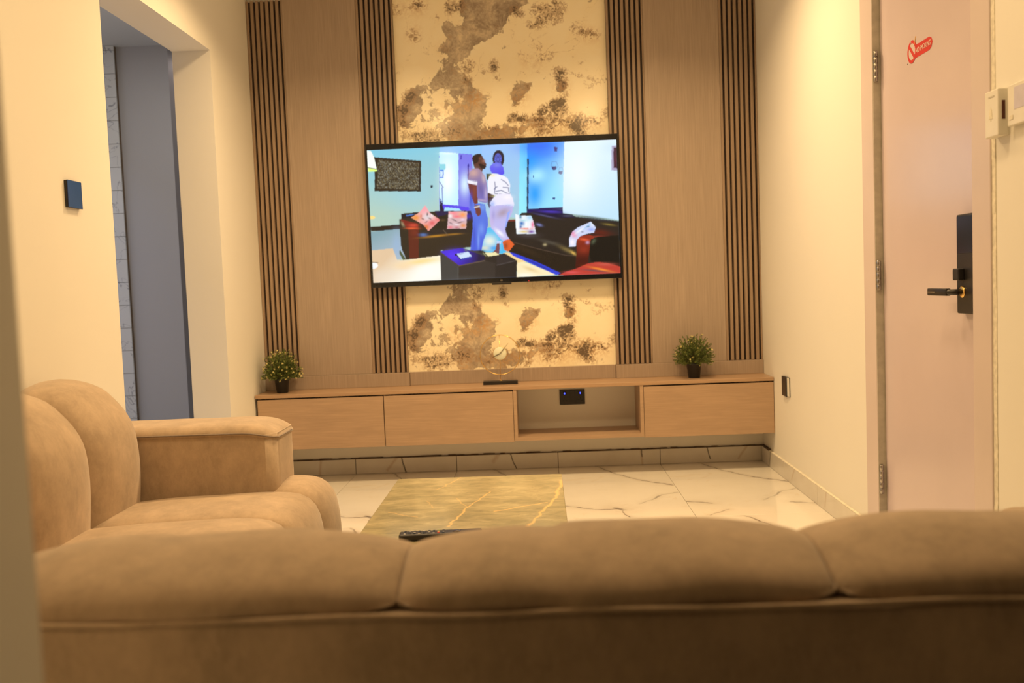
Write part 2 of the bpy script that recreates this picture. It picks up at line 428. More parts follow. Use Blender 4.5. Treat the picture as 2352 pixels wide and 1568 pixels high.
# ---------------------------------------------------------------- wall panelling
def slat_panel(x0, label):
    """fluted panel: backing, seven recessed grooves between eight slats"""
    t = thing('fluted_panel', label, 'wall panel', (x0+.105, -.03, .60), group='fluted wood panels on the back wall')
    Wd = .2085
    obj('backing', box(x0, x0+Wd, -.026, -.001, .5985, 2.765), M['groove'], t)
    pitch = .0290; g = .0115
    e = x0; proto = None
    for k in range(8):
        a = x0 if k == 0 else x0+.0185+pitch*(k-1)+g-.004
        b = x0+.0145+pitch*k if k < 7 else x0+Wd
        if k in (0, 7):
            obj('slat', box(a, b, -.050, -.0255, .5985, 2.765, .0025, 2), M['wood_slat'], t)
        elif proto is None:
            proto = obj('slat', box(a, b, -.050, -.0255, .5985, 2.765, .0025, 2), M['wood_slat'], t); pa = a
        else:
            o = proto.copy(); COL.objects.link(o); o.parent = t; o.location = proto.location+Vector((a-pa, 0, 0))
    return t
slat_panel(XL+.001, 'fluted brown wood panel in the corner beside the left wall')
slat_panel(-.9835, 'fluted brown wood panel left of the marble, behind the television')
slat_panel(.4420, 'fluted brown wood panel right of the marble, behind the television')
slat_panel(1.0778, 'fluted brown wood panel in the corner beside the right wall')
def flat_panel(x0, x1, label):
    t = obj('flat_panel', box(x0, x1, -.048, -.001, .5985, 2.765, .001, 1), M['wood'], origin=((x0+x1)/2, -.03, .6))
    tag(t, label, 'wall panel', group='flat wood veneer panels')
flat_panel(-1.4062, -.9840, 'plain taupe wood veneer panel left of the television')
flat_panel(.6510, 1.0772, 'plain taupe wood veneer panel right of the television')
def ledge(x0, x1, y0, label):
    t = obj('wood_plinth', box(x0, x1, y0, -.001, .5205, .598, .001, 1), M['wood'], origin=((x0+x1)/2, y0, .52))
    tag(t, label, 'trim board', group='wood plinth boards along the cabinet top')
ledge(XL+.001, -.7680, -.064, 'low wood plinth board behind the left potted plant')
ledge(-.7665, .4365, -.040, 'low wood plinth board under the marble behind the gold clock')
ledge(.4380, XR-.001, -.064, 'low wood plinth board behind the right potted plant')

# marble slabs: painted masks on a grid, fine break-up in the shader
PX = np.array([0.00063821, -2.5464e-05, -0.82766]); PZ = np.array([-2.9039e-05, -0.00062755, 2.74377])
QX = np.array([0.00058397, -2.3273e-05, -0.85002]); QZ = np.array([-2.2354e-05, -0.00058391, 1.19817])
PER = 1.30; MX0, MX1, MZ0 = -.774, .441, .598
def inside(X, Y, poly):
    r = np.zeros(X.shape, bool); n = len(poly)
    for i in range(n):
        x1, y1 = poly[i]; x2, y2 = poly[i-1]
        if y1 == y2: continue
        c = ((y1 > Y) != (y2 > Y)) & (X < (x2-x1)*(Y-y1)/(y2-y1)+x1); r ^= c
    return r
def blur(A, k):
    for _ in range(2):
        for ax in (0, 1):
            B = np.zeros_like(A)
            for d in range(-k, k+1): B += np.roll(A, d, ax)
            A = B/(2*k+1)
    return A
GW, GH = 230, 246
gx = np.linspace(MX0, MX1, GW); gz = np.linspace(0, PER, GH); GX, GZ = np.meshgrid(gx, gz)
masks = [np.zeros(GX.shape) for _ in range(3)]
def tp(pts, top=True):
    a, b, off = (PX, PZ, PER) if top else (QX, QZ, 0)
    return [(a[0]*x+a[1]*y+a[2], b[0]*x+b[1]*y+b[2]-off-MZ0) for x, y in pts]
def paint(ch, val, pts, top=True):
    masks[ch][inside(GX, GZ, tp(pts, top))] = val
def blob(ch, val, x, y, rx, ry, ang=0, top=True):
    c, s = math.cos(math.radians(ang)), math.sin(math.radians(ang))
    paint(ch, val, [(x+rx*math.cos(q)*c-ry*math.sin(q)*s, y+rx*math.cos(q)*s+ry*math.sin(q)*c) for q in [i*math.pi/8 for i in range(16)]], top)
# large grey-brown vein
paint(0, 1, [(760, -300), (1500, -300), (1290, 0), (1250, 70), (1150, 130), (1150, 190), (1060, 250), (1050, 315), (900, 375), (770, 445), (710, 530),
             (640, 600), (690, 650), (720, 690), (740, 710), (830, 745), (835, 830), (900, 880), (915, 930), (890, 1060), (880, 1110), (900, 1180),
             (1000, 1170), (1150, 1130), (1300, 1130), (1280, 1190), (1100, 1260), (860, 1290), (640, 1290), (570, 1190), (560, 1130), (620, 1090),
             (660, 1000), (640, 900), (620, 800), (560, 760), (480, 790), (400, 860), (330, 900), (320, 980), (250, 1080), (200, 1160), (125, 1150),
             (120, 1030), (190, 900), (240, 820), (300, 785), (400, 745), (470, 665), (520, 590), (528, 540), (510, 480), (512, 415), (570, 400),
             (600, 350), (545, 290), (540, 210), (600, 175), (640, 210), (650, 290), (700, 260), (720, 150), (690, 80)])
paint(0, .62, [(560, 420), (700, 480), (620, 640), (560, 720), (500, 660)]); blob(0, .6, 700, 950, 150, 110); blob(0, .55, 400, 1060, 150, 80, -30)
paint(0, .36, [(320, 800), (560, 740), (680, 860), (660, 1010), (560, 1150), (200, 1160), (330, 960)])
paint(0, 1, [(1150, 790), (1300, 740), (1335, 790), (1200, 960), (1160, 960)])
blob(0, .9, 1610, 790, 45, 80, 30); blob(0, .7, 1380, 1100, 110, 60)
# dark speckle density
D = [(1570, 930, 95, 42, -20, 1), (1440, 990, 60, 35, -30, .9), (1150, 1060, 25, 60, 25, 1), (1245, 1070, 55, 50, 0, .9), (1720, 1110, 60, 55, 0, .95),
     (1790, 1070, 60, 50, 0, .8), (1990, 1010, 22, 45, 0, .85), (1200, 900, 30, 75, 20, .55), (1300, 780, 40, 30, 0, .85), (1610, 740, 55, 35, 20, .8),
     (1640, 830, 30, 60, 0, .6), (1000, 600, 34, 70, 10, .95), (1030, 700, 22, 40, -10, .7), (905, 650, 14, 75, -5, .75), (760, 590, 70, 50, 0, .62),
     (760, 660, 40, 30, 0, .55), (1270, 500, 60, 24, 35, .62), (1420, 520, 45, 30, 0, .62), (1510, 500, 28, 50, 0, .55), (1380, 410, 60, 50, 0, .45),
     (1470, 130, 150, 90, 20, .55), (1360, 230, 90, 40, 0, .6), (1580, 60, 70, 80, 0, .55), (1720, 250, 40, 60, 30, .55), (1850, 300, 110, 28, 8, .8),
     (1590, 650, 70, 50, 0, .8), (1740, 670, 60, 16, 10, .75), (1860, 700, 60, 12, 5, .7), (1400, 640, 60, 14, 15, .6), (1795, 560, 20, 24, 0, .95),
     (1850, 770, 60, 22, 10, .7), (1930, 740, 30, 30, 0, .6), (600, 70, 45, 75, 0, .72), (700, 60, 60, 60, 20, .65), (1210, 110, 80, 40, 30, .8),
     (480, 150, 35, 22, 40, .7), (330, 40, 60, 40, 0, .75), (240, 60, 20, 45, 20, .6), (210, 230, 20, 40, -20, .65), (280, 320, 70, 50, 40, .45),
     (390, 470, 50, 20, 40, .55), (590, 340, 40, 18, -30, .8), (760, 730, 70, 26, 0, .75), (240, 870, 70, 60, -40, .85), (180, 1000, 60, 60, -40, .92),
     (165, 1120, 60, 40, 0, .9), (930, 1160, 50, 40, 0, .8), (680, 1180, 120, 60, 20, .5), (430, 1210, 150, 55, 0, .55), (620, 630, 60, 20, 30, .6),
     (950, 860, 20, 40, 20, .7), (1480, 1080, 200, 50, 5, .6), (1880, 1090, 110, 40, 0, .58), (1600, 1000, 90, 50, 0, .7), (790, 860, 40, 40, 0, .6),
     (1010, 1170, 130, 30, 0, .5), (120, 80, 45, 60, 0, .5)]
for x, y, rx, ry, a, v in D: blob(1, v, x, y, rx*1.08, ry*1.08, a)
DL = [(1950, 860, 70, 60, 0, .9), (430, 920, 200, 70, 10, .60), (210, 900, 40, 60, 0, .6), (2040, 940, 24, 50, 0, .9), (740, 870, 70, 90, 50, .6), (1330, 920, 90, 40, 0, .55),
      (1600, 850, 130, 60, 0, .55), (380, 990, 60, 40, 0, .65), (2230, 930, 20, 14, 0, .9), (960, 920, 60, 50, 0, .6), (540, 980, 60, 30, 0, .5), (1620, 950, 20, 60, 0, .35)]
for x, y, rx, ry, a, v in DL: blob(1, v, x, y, rx, ry, a, False)
blob(0, .9, 740, 930, 90, 90, 40, False); blob(0, .8, 1180, 890, 190, 90, -15, False); blob(0, .75, 930, 860, 60, 70, 0, False); blob(0, .7, 200, 880, 30, 60, 0, False)
# rust / orange
for x, y, rx, ry, a, v in [(830, 890, 60, 70, 30, 1), (740, 950, 90, 50, -10, .7), (545, 435, 28, 35, 0, .9), (1290, 540, 50, 30, 45, .6), (1850, 310, 110, 36, 8, .65),
                           (1610, 790, 60, 80, 20, .55), (1230, 870, 80, 80, 20, .5), (310, 60, 90, 60, 0, .5), (280, 300, 60, 80, 0, .4), (1400, 1120, 260, 70, 0, .42),
                           (1800, 1110, 190, 70, 0, .5), (1400, 560, 60, 40, 60, .4), (600, 1000, 110, 90, 0, .35), (130, 90, 60, 50, 0, .5)]:
    blob(2, v, x, y, rx, ry, a)
blob(2, .8, 720, 950, 60, 60, 0, False); blob(2, .5, 1150, 900, 220, 80, 0, False); blob(2, .4, 1600, 880, 300, 60, 0, False)
masks[0] = blur(masks[0], 4); masks[1] = blur(masks[1], 3); masks[2] = blur(masks[2], 5)
def grid_mesh(name, X, Z, y, colors):
    h, w_ = X.shape; co = np.zeros((h*w_, 3), np.float32); co[:, 0] = X.ravel(); co[:, 1] = y; co[:, 2] = Z.ravel()
    i = np.arange(h*w_).reshape(h, w_); q = np.stack([i[:-1, :-1], i[:-1, 1:], i[1:, 1:], i[1:, :-1]], -1).reshape(-1, 4)
    me = bpy.data.meshes.new(name); me.vertices.add(len(co)); me.vertices.foreach_set('co', co.ravel())
    me.loops.add(q.size); me.loops.foreach_set('vertex_index', q.ravel().astype(np.int32))
    me.polygons.add(len(q)); me.polygons.foreach_set('loop_start', (np.arange(len(q))*4).astype(np.int32))
    me.update(calc_edges=True)
    a = me.color_attributes.new('print', 'FLOAT_COLOR', 'POINT'); c = np.ones((h*w_, 4), np.float32); c[:, :3] = colors.reshape(-1, 3)
    a.data.foreach_set('color', c.ravel()); return me
t = NT('cream_marble_with_veins'); P0 = t.coord()
at = t.new('ShaderNodeAttribute', attribute_name='print'); sep = t.new('ShaderNodeSeparateColor'); t.t.links.new(at.outputs['Color'], sep.inputs[0])
G, B, O = sep.outputs
nA = t.noise(P0, 16, 6, .68, .5); nB = t.noise(P0, 42, 5, .66, 1.2); nC = t.noise(P0, 5, 4, .6, .3); nD = t.noise(P0, 95, 4, .7, .5)
nE = t.noise(P0, 7, 6, .7, .9)
Gd = t.math('ADD', G, t.math('ADD', t.math('MULTIPLY', t.math('SUBTRACT', nA, .5), 1.9), t.math('MULTIPLY', t.math('SUBTRACT', nE, .5), 1.5)))
g = t.smooth(Gd, .38, .52)
edge = t.math('MULTIPLY', t.smooth(t.math('ABSOLUTE', t.math('SUBTRACT', Gd, .45)), 0, .11, 1, 0), .8)
cream = t.ramp(nC, [(.3, (.95, .87, .66)), (.7, (.92, .81, .57))])
grey = t.ramp(t.math('ADD', t.math('MULTIPLY', nE, .7), t.math('MULTIPLY', nB, .3)), [(.36, (.20, .155, .115)), (.46, (.36, .29, .22)), (.56, (.55, .46, .34)), (.66, (.80, .69, .50))])
cc = t.mix(g, cream, grey)
cc = t.mix(t.math('MULTIPLY', edge, nB), cc, (.16, .115, .08))
og = t.math('MULTIPLY', O, t.smooth(nB, .40, .56)); cc = t.mix(og, cc, (.52, .27, .085))
tanm = t.smooth(t.math('ADD', t.math('MULTIPLY', B, .42), t.math('MULTIPLY', nB, 1.0)), .60, .74, 0, .6); tanm = t.math('MULTIPLY', tanm, t.smooth(B, .05, .25))
cc = t.mix(tanm, cc, (.36, .22, .12))
sp = t.math('ADD', t.math('MULTIPLY', B, .36), t.math('ADD', t.math('MULTIPLY', nB, .65), t.math('ADD', t.math('MULTIPLY', nA, .25), t.math('MULTIPLY', nD, .30))))
dk = t.math('MULTIPLY', t.smooth(sp, .80, .90), t.smooth(B, .08, .3))
cc = t.mix(t.math('MULTIPLY', dk, .9), cc, (.10, .075, .055))
hair = t.math('MULTIPLY', t.smooth(t.math('ABSOLUTE', t.math('SUBTRACT', t.noise(P0, 3.2, 5, .6, .8), .5)), 0, .006, .4, 0), t.smooth(nC, .5, .6))
cc = t.mix(hair, cc, (.30, .17, .07))
M['marble'] = t.done(cc, .22, Coat_Weight=.25, Coat_Roughness=.10)
mcol = np.stack(masks, -1)
for zb, zt, lab in ((MZ0, MZ0+PER, 'lower cream marble slab with brown veins between the television and cabinet'),
                    (MZ0+PER, 2.765, 'upper cream marble slab with grey veins above the television')):
    sl_ = box(MX0, MX1, -.020, -.001, zb+.0005, zt-.0005); th_ = obj('marble_slab', sl_, M['marble'], origin=(-.1665, -.02, zb))
    tag(th_, lab, 'wall panel')
    rows_ = int(round((zt-zb)/PER*(GH-1)))+1; rows_ = min(rows_, GH)
    me = grid_mesh('polished_face', GX[:rows_]+.1665, GZ[:rows_], -.0012, mcol[:rows_])
    o = link('polished_face', me, th_, M['marble']); o.location = (0, 0, 0)

# ---------------------------------------------------------------- floating cabinet
tc = thing('floating_cabinet', 'long wall-hung oak cabinet with three doors and an open niche below the television', 'cabinet', (-.16, -.15, .2))
CF = -.29
obj('cabinet_top', box(XL+.004, XR-.002, CF-.004, -.001, .500, .520, .0015, 1), M['wood_top'], tc)
bm = bmesh.new()
for b in [(-1.602, -.150, -.264, -.001, .212, .232), (-1.602, -1.584, -.264, -.001, .232, .4995), (-.898, -.880, -.262, -.001, .232, .4995),
          (.562, 1.284, -.264, -.001, .212, .232), (1.266, 1.284, -.264, -.001, .232, .4995)]: box(*b, bm=bm)
obj('carcass', bm, M['wood_h'], tc)
nb = bmesh.new()
for b in [(-.160, -.141, CF, -.001, .212, .4995), (.545, .564, CF, -.001, .212, .4995), (-.141, .545, CF, -.001, .212, .232)]: box(*b, bm=nb)
obj('open_niche', nb, M['wood_h'], tc)
for a, b in [(-1.600, -.8905), (-.8855, -.1625), (.5665, 1.284)]:
    obj('door', box(a, b, CF, CF+.02, .207, .492, .0012, 1), M['wood_h'], tc)

# double socket in the niche
ds = thing('double_socket', 'black double wall socket with two blue lights inside the cabinet niche', 'socket', (.178, 0, .414))
obj('plate', box(.105, .252, -.010, -.0005, .370, .458, .002), M['black'], ds)
for x in (.105+.012, .105+.104):
    a = x
    obj('switch', box(a+.006, a+.026, -.0125, -.010, .428, .448, .001, 1), M['black_gloss'], ds)
    obj('blue_light', box(a+.0135, a+.0195, -.0132, -.0125, .432, .441), M['led_blue'], ds)
    bm = bmesh.new(); box(a+.0135, a+.0185, -.0108, -.0100, .404, .414, bm=bm); box(a+.0025, a+.0105, -.0108, -.0100, .390, .396, bm=bm); box(a+.0215, a+.0295, -.0108, -.0100, .390, .396, bm=bm)
    obj('pin_holes', bm, M['black_gloss'], ds)
obj('centre_rocker', box(.163, .194, -.0118, -.010, .374, .454, .001, 1), M['black'], ds)

# ---------------------------------------------------------------- television
tv = thing('television', 'large black flat-screen television showing two people in a living room', 'television', (-.235, -.10, 1.09))
TX0, TX1, TZ0, TZ1 = -.957, .4855, 1.099, 1.917
obj('casing', box(TX0+.06, TX1-.06, -.078, -.051, TZ0+.05, TZ1-.05, .006), M['black'], tv)
obj('bezel', box(TX0, TX1, -.100, -.076, TZ0, TZ1, .002), M['black_gloss'], tv)
obj('chin', box(-.262, -.150, -.1005, -.082, TZ0-.010, TZ0+.002, .002), M['black'], tv)
obj('standby_light', box(-.052, -.047, -.1012, -.0995, TZ0+.004, TZ0+.008), M['led_red'], tv)
obj('badge', box(-.213, -.199, -.1008, -.0995, TZ0+.010, TZ0+.019, .001, 1), M['steel'], tv)
SX0, SX1, SZ0, SZ1 = -.9455, .4760, 1.1275, 1.8835
TW, THh = 560, 298
u = np.linspace(0, 1, TW); v = np.linspace(0, 1, THh); U_, V_ = np.meshgrid(u, v)   # v up
TLc, TRc, BRc, BLc = (78, 240), (2195, 138), (2240, 1270), (142, 1360)
IX = (1-V_)*((1-U_)*BLc[0]+U_*BRc[0])+V_*((1-U_)*TLc[0]+U_*TRc[0])
IY = (1-V_)*((1-U_)*BLc[1]+U_*BRc[1])+V_*((1-U_)*TLc[1]+U_*TRc[1])
IMG = np.zeros((THh, TW, 3)); RNG = np.random.RandomState(4)
OFF = {0: (1, 0, 0), 1: (.5, 0, 73.5), 2: (.5, 1102.5, 73.5), 3: (.5, 0, 698), 4: (.5, 1102.5, 698)}
def sp_(pts, q):
    s, ox, oy = OFF[q]; return [(x*s+ox, y*s+oy) for x, y in pts]
def pg(pts, c, q=0, c2=None, p1=None, p2=None, a=1.):
    """polygon; optional linear gradient c at p1 -> c2 at p2"""
    pts = sp_(pts, q); m = inside(IX, IY, pts)
    c = np.array(lin(c))
    if c2 is not None:
        c2 = np.array(lin(c2)); (ax, ay), (bx, by) = sp_([p1, p2], q); d = np.array([bx-ax, by-ay])
        tt = np.clip(((IX-ax)*d[0]+(IY-ay)*d[1])/(d@d), 0, 1)[..., None]; colr = (c*(1-tt)+c2*tt)[m]
    else: colr = c
    IMG[m] = IMG[m]*(1-a)+colr*a
def gl(x, y, rx, ry, c, q=0, a=1., ang=0):
    """soft elliptical dab"""
    (x, y), = sp_([(x, y)], q); s = OFF[q][0]; rx *= s; ry *= s; ca, sa = math.cos(math.radians(ang)), math.sin(math.radians(ang))
    dx = (IX-x)*ca+(IY-y)*sa; dy = -(IX-x)*sa+(IY-y)*ca
    f = np.exp(-(dx/rx)**2-(dy/ry)**2)[..., None]*a; IMG[:] = IMG*(1-f)+np.array(lin(c))*f
def ln(pts, w_, c, q=0, a=1.):
    pts = sp_(pts, q); c = np.array(lin(c)); w_ = w_*OFF[q][0]
    for (x1, y1), (x2, y2) in zip(pts[:-1], pts[1:]):
        dx, dy = x2-x1, y2-y1; L2 = dx*dx+dy*dy+1e-9; tt = np.clip(((IX-x1)*dx+(IY-y1)*dy)/L2, 0, 1)
        d = np.hypot(IX-x1-tt*dx, IY-y1-tt*dy); f = (np.clip((w_/2+2-d)/3, 0, 1)*a)[..., None]; IMG[:] = IMG*(1-f)+c*f
# walls of the room on screen
pg([(0, 0), (2400, 0), (2400, 1500), (0, 1500)], (140, 205, 215), c2=(170, 200, 190), p1=(300, 250), p2=(300, 800))
pg([(640, 100), (1450, 100), (1450, 800), (640, 800)], (140, 195, 250), c2=(165, 205, 225), p1=(900, 200), p2=(800, 750))
pg([(80, 230), (700, 190), (700, 800), (90, 900)], (125, 200, 225), c2=(178, 206, 190), p1=(300, 230), p2=(350, 760))
gl(500, 600, 260, 180, (150, 205, 225), a=.6)
pg([(1060, 180), (1440, 140), (1440, 800), (1060, 800)], (150, 195, 250), c2=(165, 205, 225), p1=(1100, 200), p2=(1300, 760))
pg([(1380, 150), (1443, 150), (1443, 780), (1376, 780)], (105, 205, 252), c2=(150, 235, 250), p1=(1400, 200), p2=(1400, 620))
# lit doorway
pg([(695, 248), (978, 270), (978, 750), (700, 740)], (95, 100, 230))
pg([(695, 248), (860, 262), (862, 700), (705, 690)], (195, 240, 255)); gl(770, 480, 60, 160, (250, 255, 255), a=.95); gl(770, 262, 60, 8, (230, 255, 255))
pg([(862, 262), (978, 275), (960, 720), (864, 700)], (120, 120, 235)); gl(915, 520, 40, 90, (215, 240, 255), a=.95)
pg([(876, 275), (890, 275), (888, 312), (874, 312)], (70, 60, 190)); pg([(938, 350), (950, 350), (952, 520), (938, 520)], (45, 40, 160))
pg([(697, 350), (750, 352), (750, 400), (700, 400)], (140, 215, 230)); pg([(699, 400), (736, 402), (733, 470), (700, 470)], (80, 130, 235)); pg([(704, 410), (728, 412), (725, 460), (704, 460)], (210, 235, 250))
ln([(700, 500), (732, 550)], 5, (50, 60, 170)); ln([(722, 550), (728, 690)], 5, (60, 70, 190)); ln([(702, 640), (722, 670)], 5, (50, 50, 160))
pg([(705, 655), (740, 700), (742, 760), (706, 760)], (20, 18, 45)); pg([(725, 690), (950, 715), (952, 745), (735, 730)], (85, 65, 235)); pg([(745, 715), (865, 725), (890, 745), (745, 748)], (170, 225, 255))
# blue corner, bright wall and frame
pg([(1443, 175), (1757, 150), (1757, 760), (1443, 780)], (30, 140, 250), c2=(150, 225, 255), p1=(1480, 300), p2=(1740, 560))
gl(1540, 200, 160, 60, (45, 105, 245), a=.9); gl(1590, 255, 130, 40, (60, 130, 250), a=.6); gl(1510, 600, 60, 110, (0, 155, 255), a=.9); gl(1520, 440, 80, 60, (180, 245, 255), a=.85); gl(1470, 350, 60, 80, (10, 165, 255), a=.5)
gl(1700, 560, 70, 150, (150, 225, 255), a=.7)
pg([(1443, 304), (1457, 306), (1457, 760), (1443, 760)], (20, 15, 70)); pg([(1443, 728), (1750, 708), (1750, 760), (1443, 770)], (25, 15, 85))
pg([(1668, 203), (1700, 205), (1694, 243), (1675, 240)], (40, 20, 120)); ln([(1655, 327), (1690, 327), (1706, 365), (1690, 385)], 3, (60, 90, 160), a=.7); ln([(1655, 327), (1646, 360), (1660, 390)], 3, (60, 90, 160), a=.7)
pg([(1652, 368), (1690, 364), (1690, 392), (1672, 400), (1655, 392)], (20, 30, 110)); pg([(1710, 405), (1745, 405), (1742, 430), (1725, 436), (1710, 425)], (20, 30, 120)); ln([(1712, 405), (1716, 378), (1742, 378), (1748, 405)], 3, (60, 90, 160), a=.6)
pg([(1662, 630), (1682, 628), (1682, 647), (1662, 647)], (5, 40, 130)); pg([(1492, 445), (1500, 445), (1502, 462), (1494, 462)], (10, 60, 150))
pg([(1757, 120), (2400, 100), (2400, 840), (1748, 760)], (225, 245, 255), c2=(195, 230, 252), p1=(1900, 300), p2=(2200, 760)); gl(1880, 430, 130, 220, (245, 253, 255), a=.8); gl(2150, 200, 90, 60, (200, 228, 252), a=.5)
pg([(2157, 192), (2206, 186), (2210, 400), (2156, 398)], (170, 165, 195)); pg([(2172, 205), (2230, 200), (2230, 385), (2174, 375)], (60, 25, 50)); gl(2190, 300, 14, 50, (95, 40, 60), a=.6)
# floor lamp shade, painting, socket
pg([(60, 240), (112, 245), (140, 300), (166, 412), (90, 417), (60, 300)], (250, 255, 245)); pg([(86, 384), (162, 398), (168, 414), (90, 418)], (225, 255, 130)); ln([(84, 384), (160, 398)], 5, (60, 70, 30))
pg([(137, 296), (541, 325), (541, 583), (145, 583), (145, 418), (168, 412)], (34, 26, 20)); pm = inside(IX, IY, [(170, 318), (524, 342), (524, 565), (165, 560), (168, 420)])
sn = RNG.rand(THh, TW); sn = sn*.4+np.roll(np.roll(sn, 1, 0), -1, 1)*.35+np.roll(np.roll(sn, 2, 0), -1, 1)*.25; sn = np.clip((sn-.52)*4.2, 0, 1)[..., None]
tint = RNG.rand(THh, TW, 1); pc = (1-tint)*np.array(lin((150, 160, 160)))+tint*np.array(lin((140, 120, 60))); IMG[pm] = (np.array(lin((52, 44, 30)))*(1-sn)+pc*sn)[pm]
pg([(624, 530), (641, 528), (641, 552), (624, 552)], (15, 35, 60))
# wall clock behind the woman
def ell(cx, cy, rx, ry, n=24): return [(cx+rx*math.cos(i*2*math.pi/n), cy+ry*math.sin(i*2*math.pi/n)) for i in range(n)]
pg(ell(1200, 305, 50, 73), (32, 24, 38)); pg(ell(1196, 310, 30, 52), (90, 105, 215))
for k in range(12): ln([(1196+10*math.cos(k*.524), 310+16*math.sin(k*.524)), (1196+29*math.cos(k*.524), 310+50*math.sin(k*.524))], 3, (35, 30, 90))
# skirting and floor
pg([(112, 885), (375, 862), (375, 905), (118, 922)], (30, 22, 18))
pg([(112, 925), (375, 900), (440, 1150), (330, 1160), (300, 1070), (120, 1090)], (130, 165, 175), c2=(165, 185, 200), p1=(200, 930), p2=(300, 1120))
gl(340, 1040, 40, 100, (150, 180, 215), a=.7)
pg([(122, 1085), (305, 1065), (345, 1165), (430, 1165), (715, 1120), (725, 1340), (140, 1365)], (225, 196, 160), c2=(252, 250, 238), p1=(300, 1100), p2=(520, 1300))
gl(560, 1175, 170, 30, (255, 215, 120), a=.85, ang=-8); gl(400, 1220, 80, 30, (245, 215, 170), a=.8); gl(200, 1300, 100, 60, (235, 222, 205), a=.5); gl(620, 1280, 110, 70, (252, 252, 244), a=.8)
pg([(365, 1075), (420, 1160), (395, 1165), (362, 1110)], (75, 90, 60)); pg(ell(140, 1212, 40, 28), (245, 248, 250)); ln([(130, 1185), (180, 1188)], 4, (90, 60, 40)); pg(ell(125, 805, 28, 14), (255, 220, 130))
# left sofa
pg([(376, 772), (520, 760), (700, 748), (985, 745), (990, 1050), (715, 1080), (715, 1125), (425, 1160), (385, 1080), (365, 940), (357, 822), (376, 815)], (42, 35, 26))
pg([(376, 772), (520, 758), (520, 800), (380, 815)], (18, 18, 30)); pg([(415, 782), (495, 774), (470, 785), (418, 795)], (70, 115, 190)); pg([(660, 750), (780, 745), (780, 770), (690, 800)], (25, 20, 70))
gl(930, 790, 55, 24, (60, 40, 190), a=.8); pg([(700, 790), (760, 780), (765, 900), (640, 900)], (30, 26, 20)); gl(730, 825, 20, 9, (95, 70, 45), a=.7)
pg([(360, 815), (515, 855), (525, 905), (430, 905), (405, 870)], (120, 30, 25)); gl(480, 870, 40, 14, (220, 80, 60), a=.8); gl(470, 896, 50, 8, (255, 110, 60), a=.8); gl(388, 860, 10, 24, (190, 170, 130), a=.6, ang=-30)
pg([(435, 905), (525, 905), (528, 1150), (450, 1155)], (92, 32, 22)); gl(490, 930, 30, 30, (125, 45, 30), a=.6)
pg([(365, 905), (435, 905), (450, 1150), (420, 1160), (375, 1040)], (38, 34, 26))
pg([(530, 965), (620, 905), (760, 900), (930, 905), (985, 930), (860, 945), (780, 960), (600, 985), (545, 985)], (35, 30, 30)); gl(565, 950, 30, 12, (90, 130, 200), a=.85); gl(670, 960, 110, 8, (200, 140, 40), a=.9, ang=-6); gl(830, 943, 60, 6, (170, 120, 40), a=.8, ang=-4); ln([(735, 908), (775, 952)], 3, (110, 95, 80))
# cushions on the left sofa
def cushion(poly, c, accents, q=0):
    pg(poly, c, q); m = inside(IX, IY, sp_(poly, q)); sv = IMG.copy()
    for a_ in accents: gl(*a_)
    k = RNG.rand(THh, TW); k = (k+np.roll(k, 1, 1)+np.roll(k, 1, 0))/3; d = np.clip((k-.62)*7, 0, 1)[..., None]*.0
    IMG[~m] = sv[~m]
cushion([(580, 700), (620, 765), (708, 822), (650, 880), (608, 918), (560, 860), (458, 805), (530, 760)], (240, 170, 165),
        [(575, 735, 40, 40, (250, 165, 175)), (500, 805, 45, 26, (235, 150, 60)), (600, 800, 45, 34, (225, 215, 220)), (590, 885, 28, 26, (225, 120, 60)), (640, 850, 34, 26, (225, 100, 105)), (690, 822, 26, 16, (235, 120, 120)),
         (598, 776, 6, 14, (50, 30, 40)), (560, 815, 14, 6, (80, 40, 30), 0, .8, 30), (620, 812, 16, 5, (70, 30, 45), 0, .8, 30), (590, 840, 12, 5, (60, 30, 50), 0, .8, -30), (545, 790, 8, 14, (210, 80, 60), 0, .7), (640, 785, 9, 11, (250, 240, 240))])
cushion([(780, 752), (938, 750), (930, 895), (768, 898)], (215, 180, 185),
        [(820, 765, 50, 22, (245, 140, 150)), (900, 780, 34, 24, (250, 160, 90)), (850, 795, 40, 12, (240, 120, 130)), (795, 790, 16, 16, (240, 235, 235)), (830, 825, 24, 5, (40, 25, 50), 0, .9, 25), (880, 842, 26, 5, (50, 30, 60), 0, .9, -15), (800, 850, 20, 5, (60, 40, 60), 0, .8, 25),
         (850, 860, 30, 6, (240, 225, 235), 0, .9, 10), (905, 870, 26, 18, (230, 150, 90)), (795, 885, 24, 10, (240, 110, 130)), (900, 820, 20, 10, (235, 205, 230)), (850, 885, 20, 6, (190, 60, 90))])
# rug / floor between
pg([(1060, 900), (1270, 860), (1300, 1020), (1260, 1110), (1060, 1090)], (70, 190, 240)); gl(1130, 1000, 60, 50, (235, 240, 225), a=.95); gl(1100, 1060, 60, 20, (240, 230, 190), a=.8); gl(1170, 1060, 50, 18, (40, 160, 240), a=.9)
pg([(1100, 430), (1140, 430), (1140, 480), (1100, 480)], (35, 60, 45))
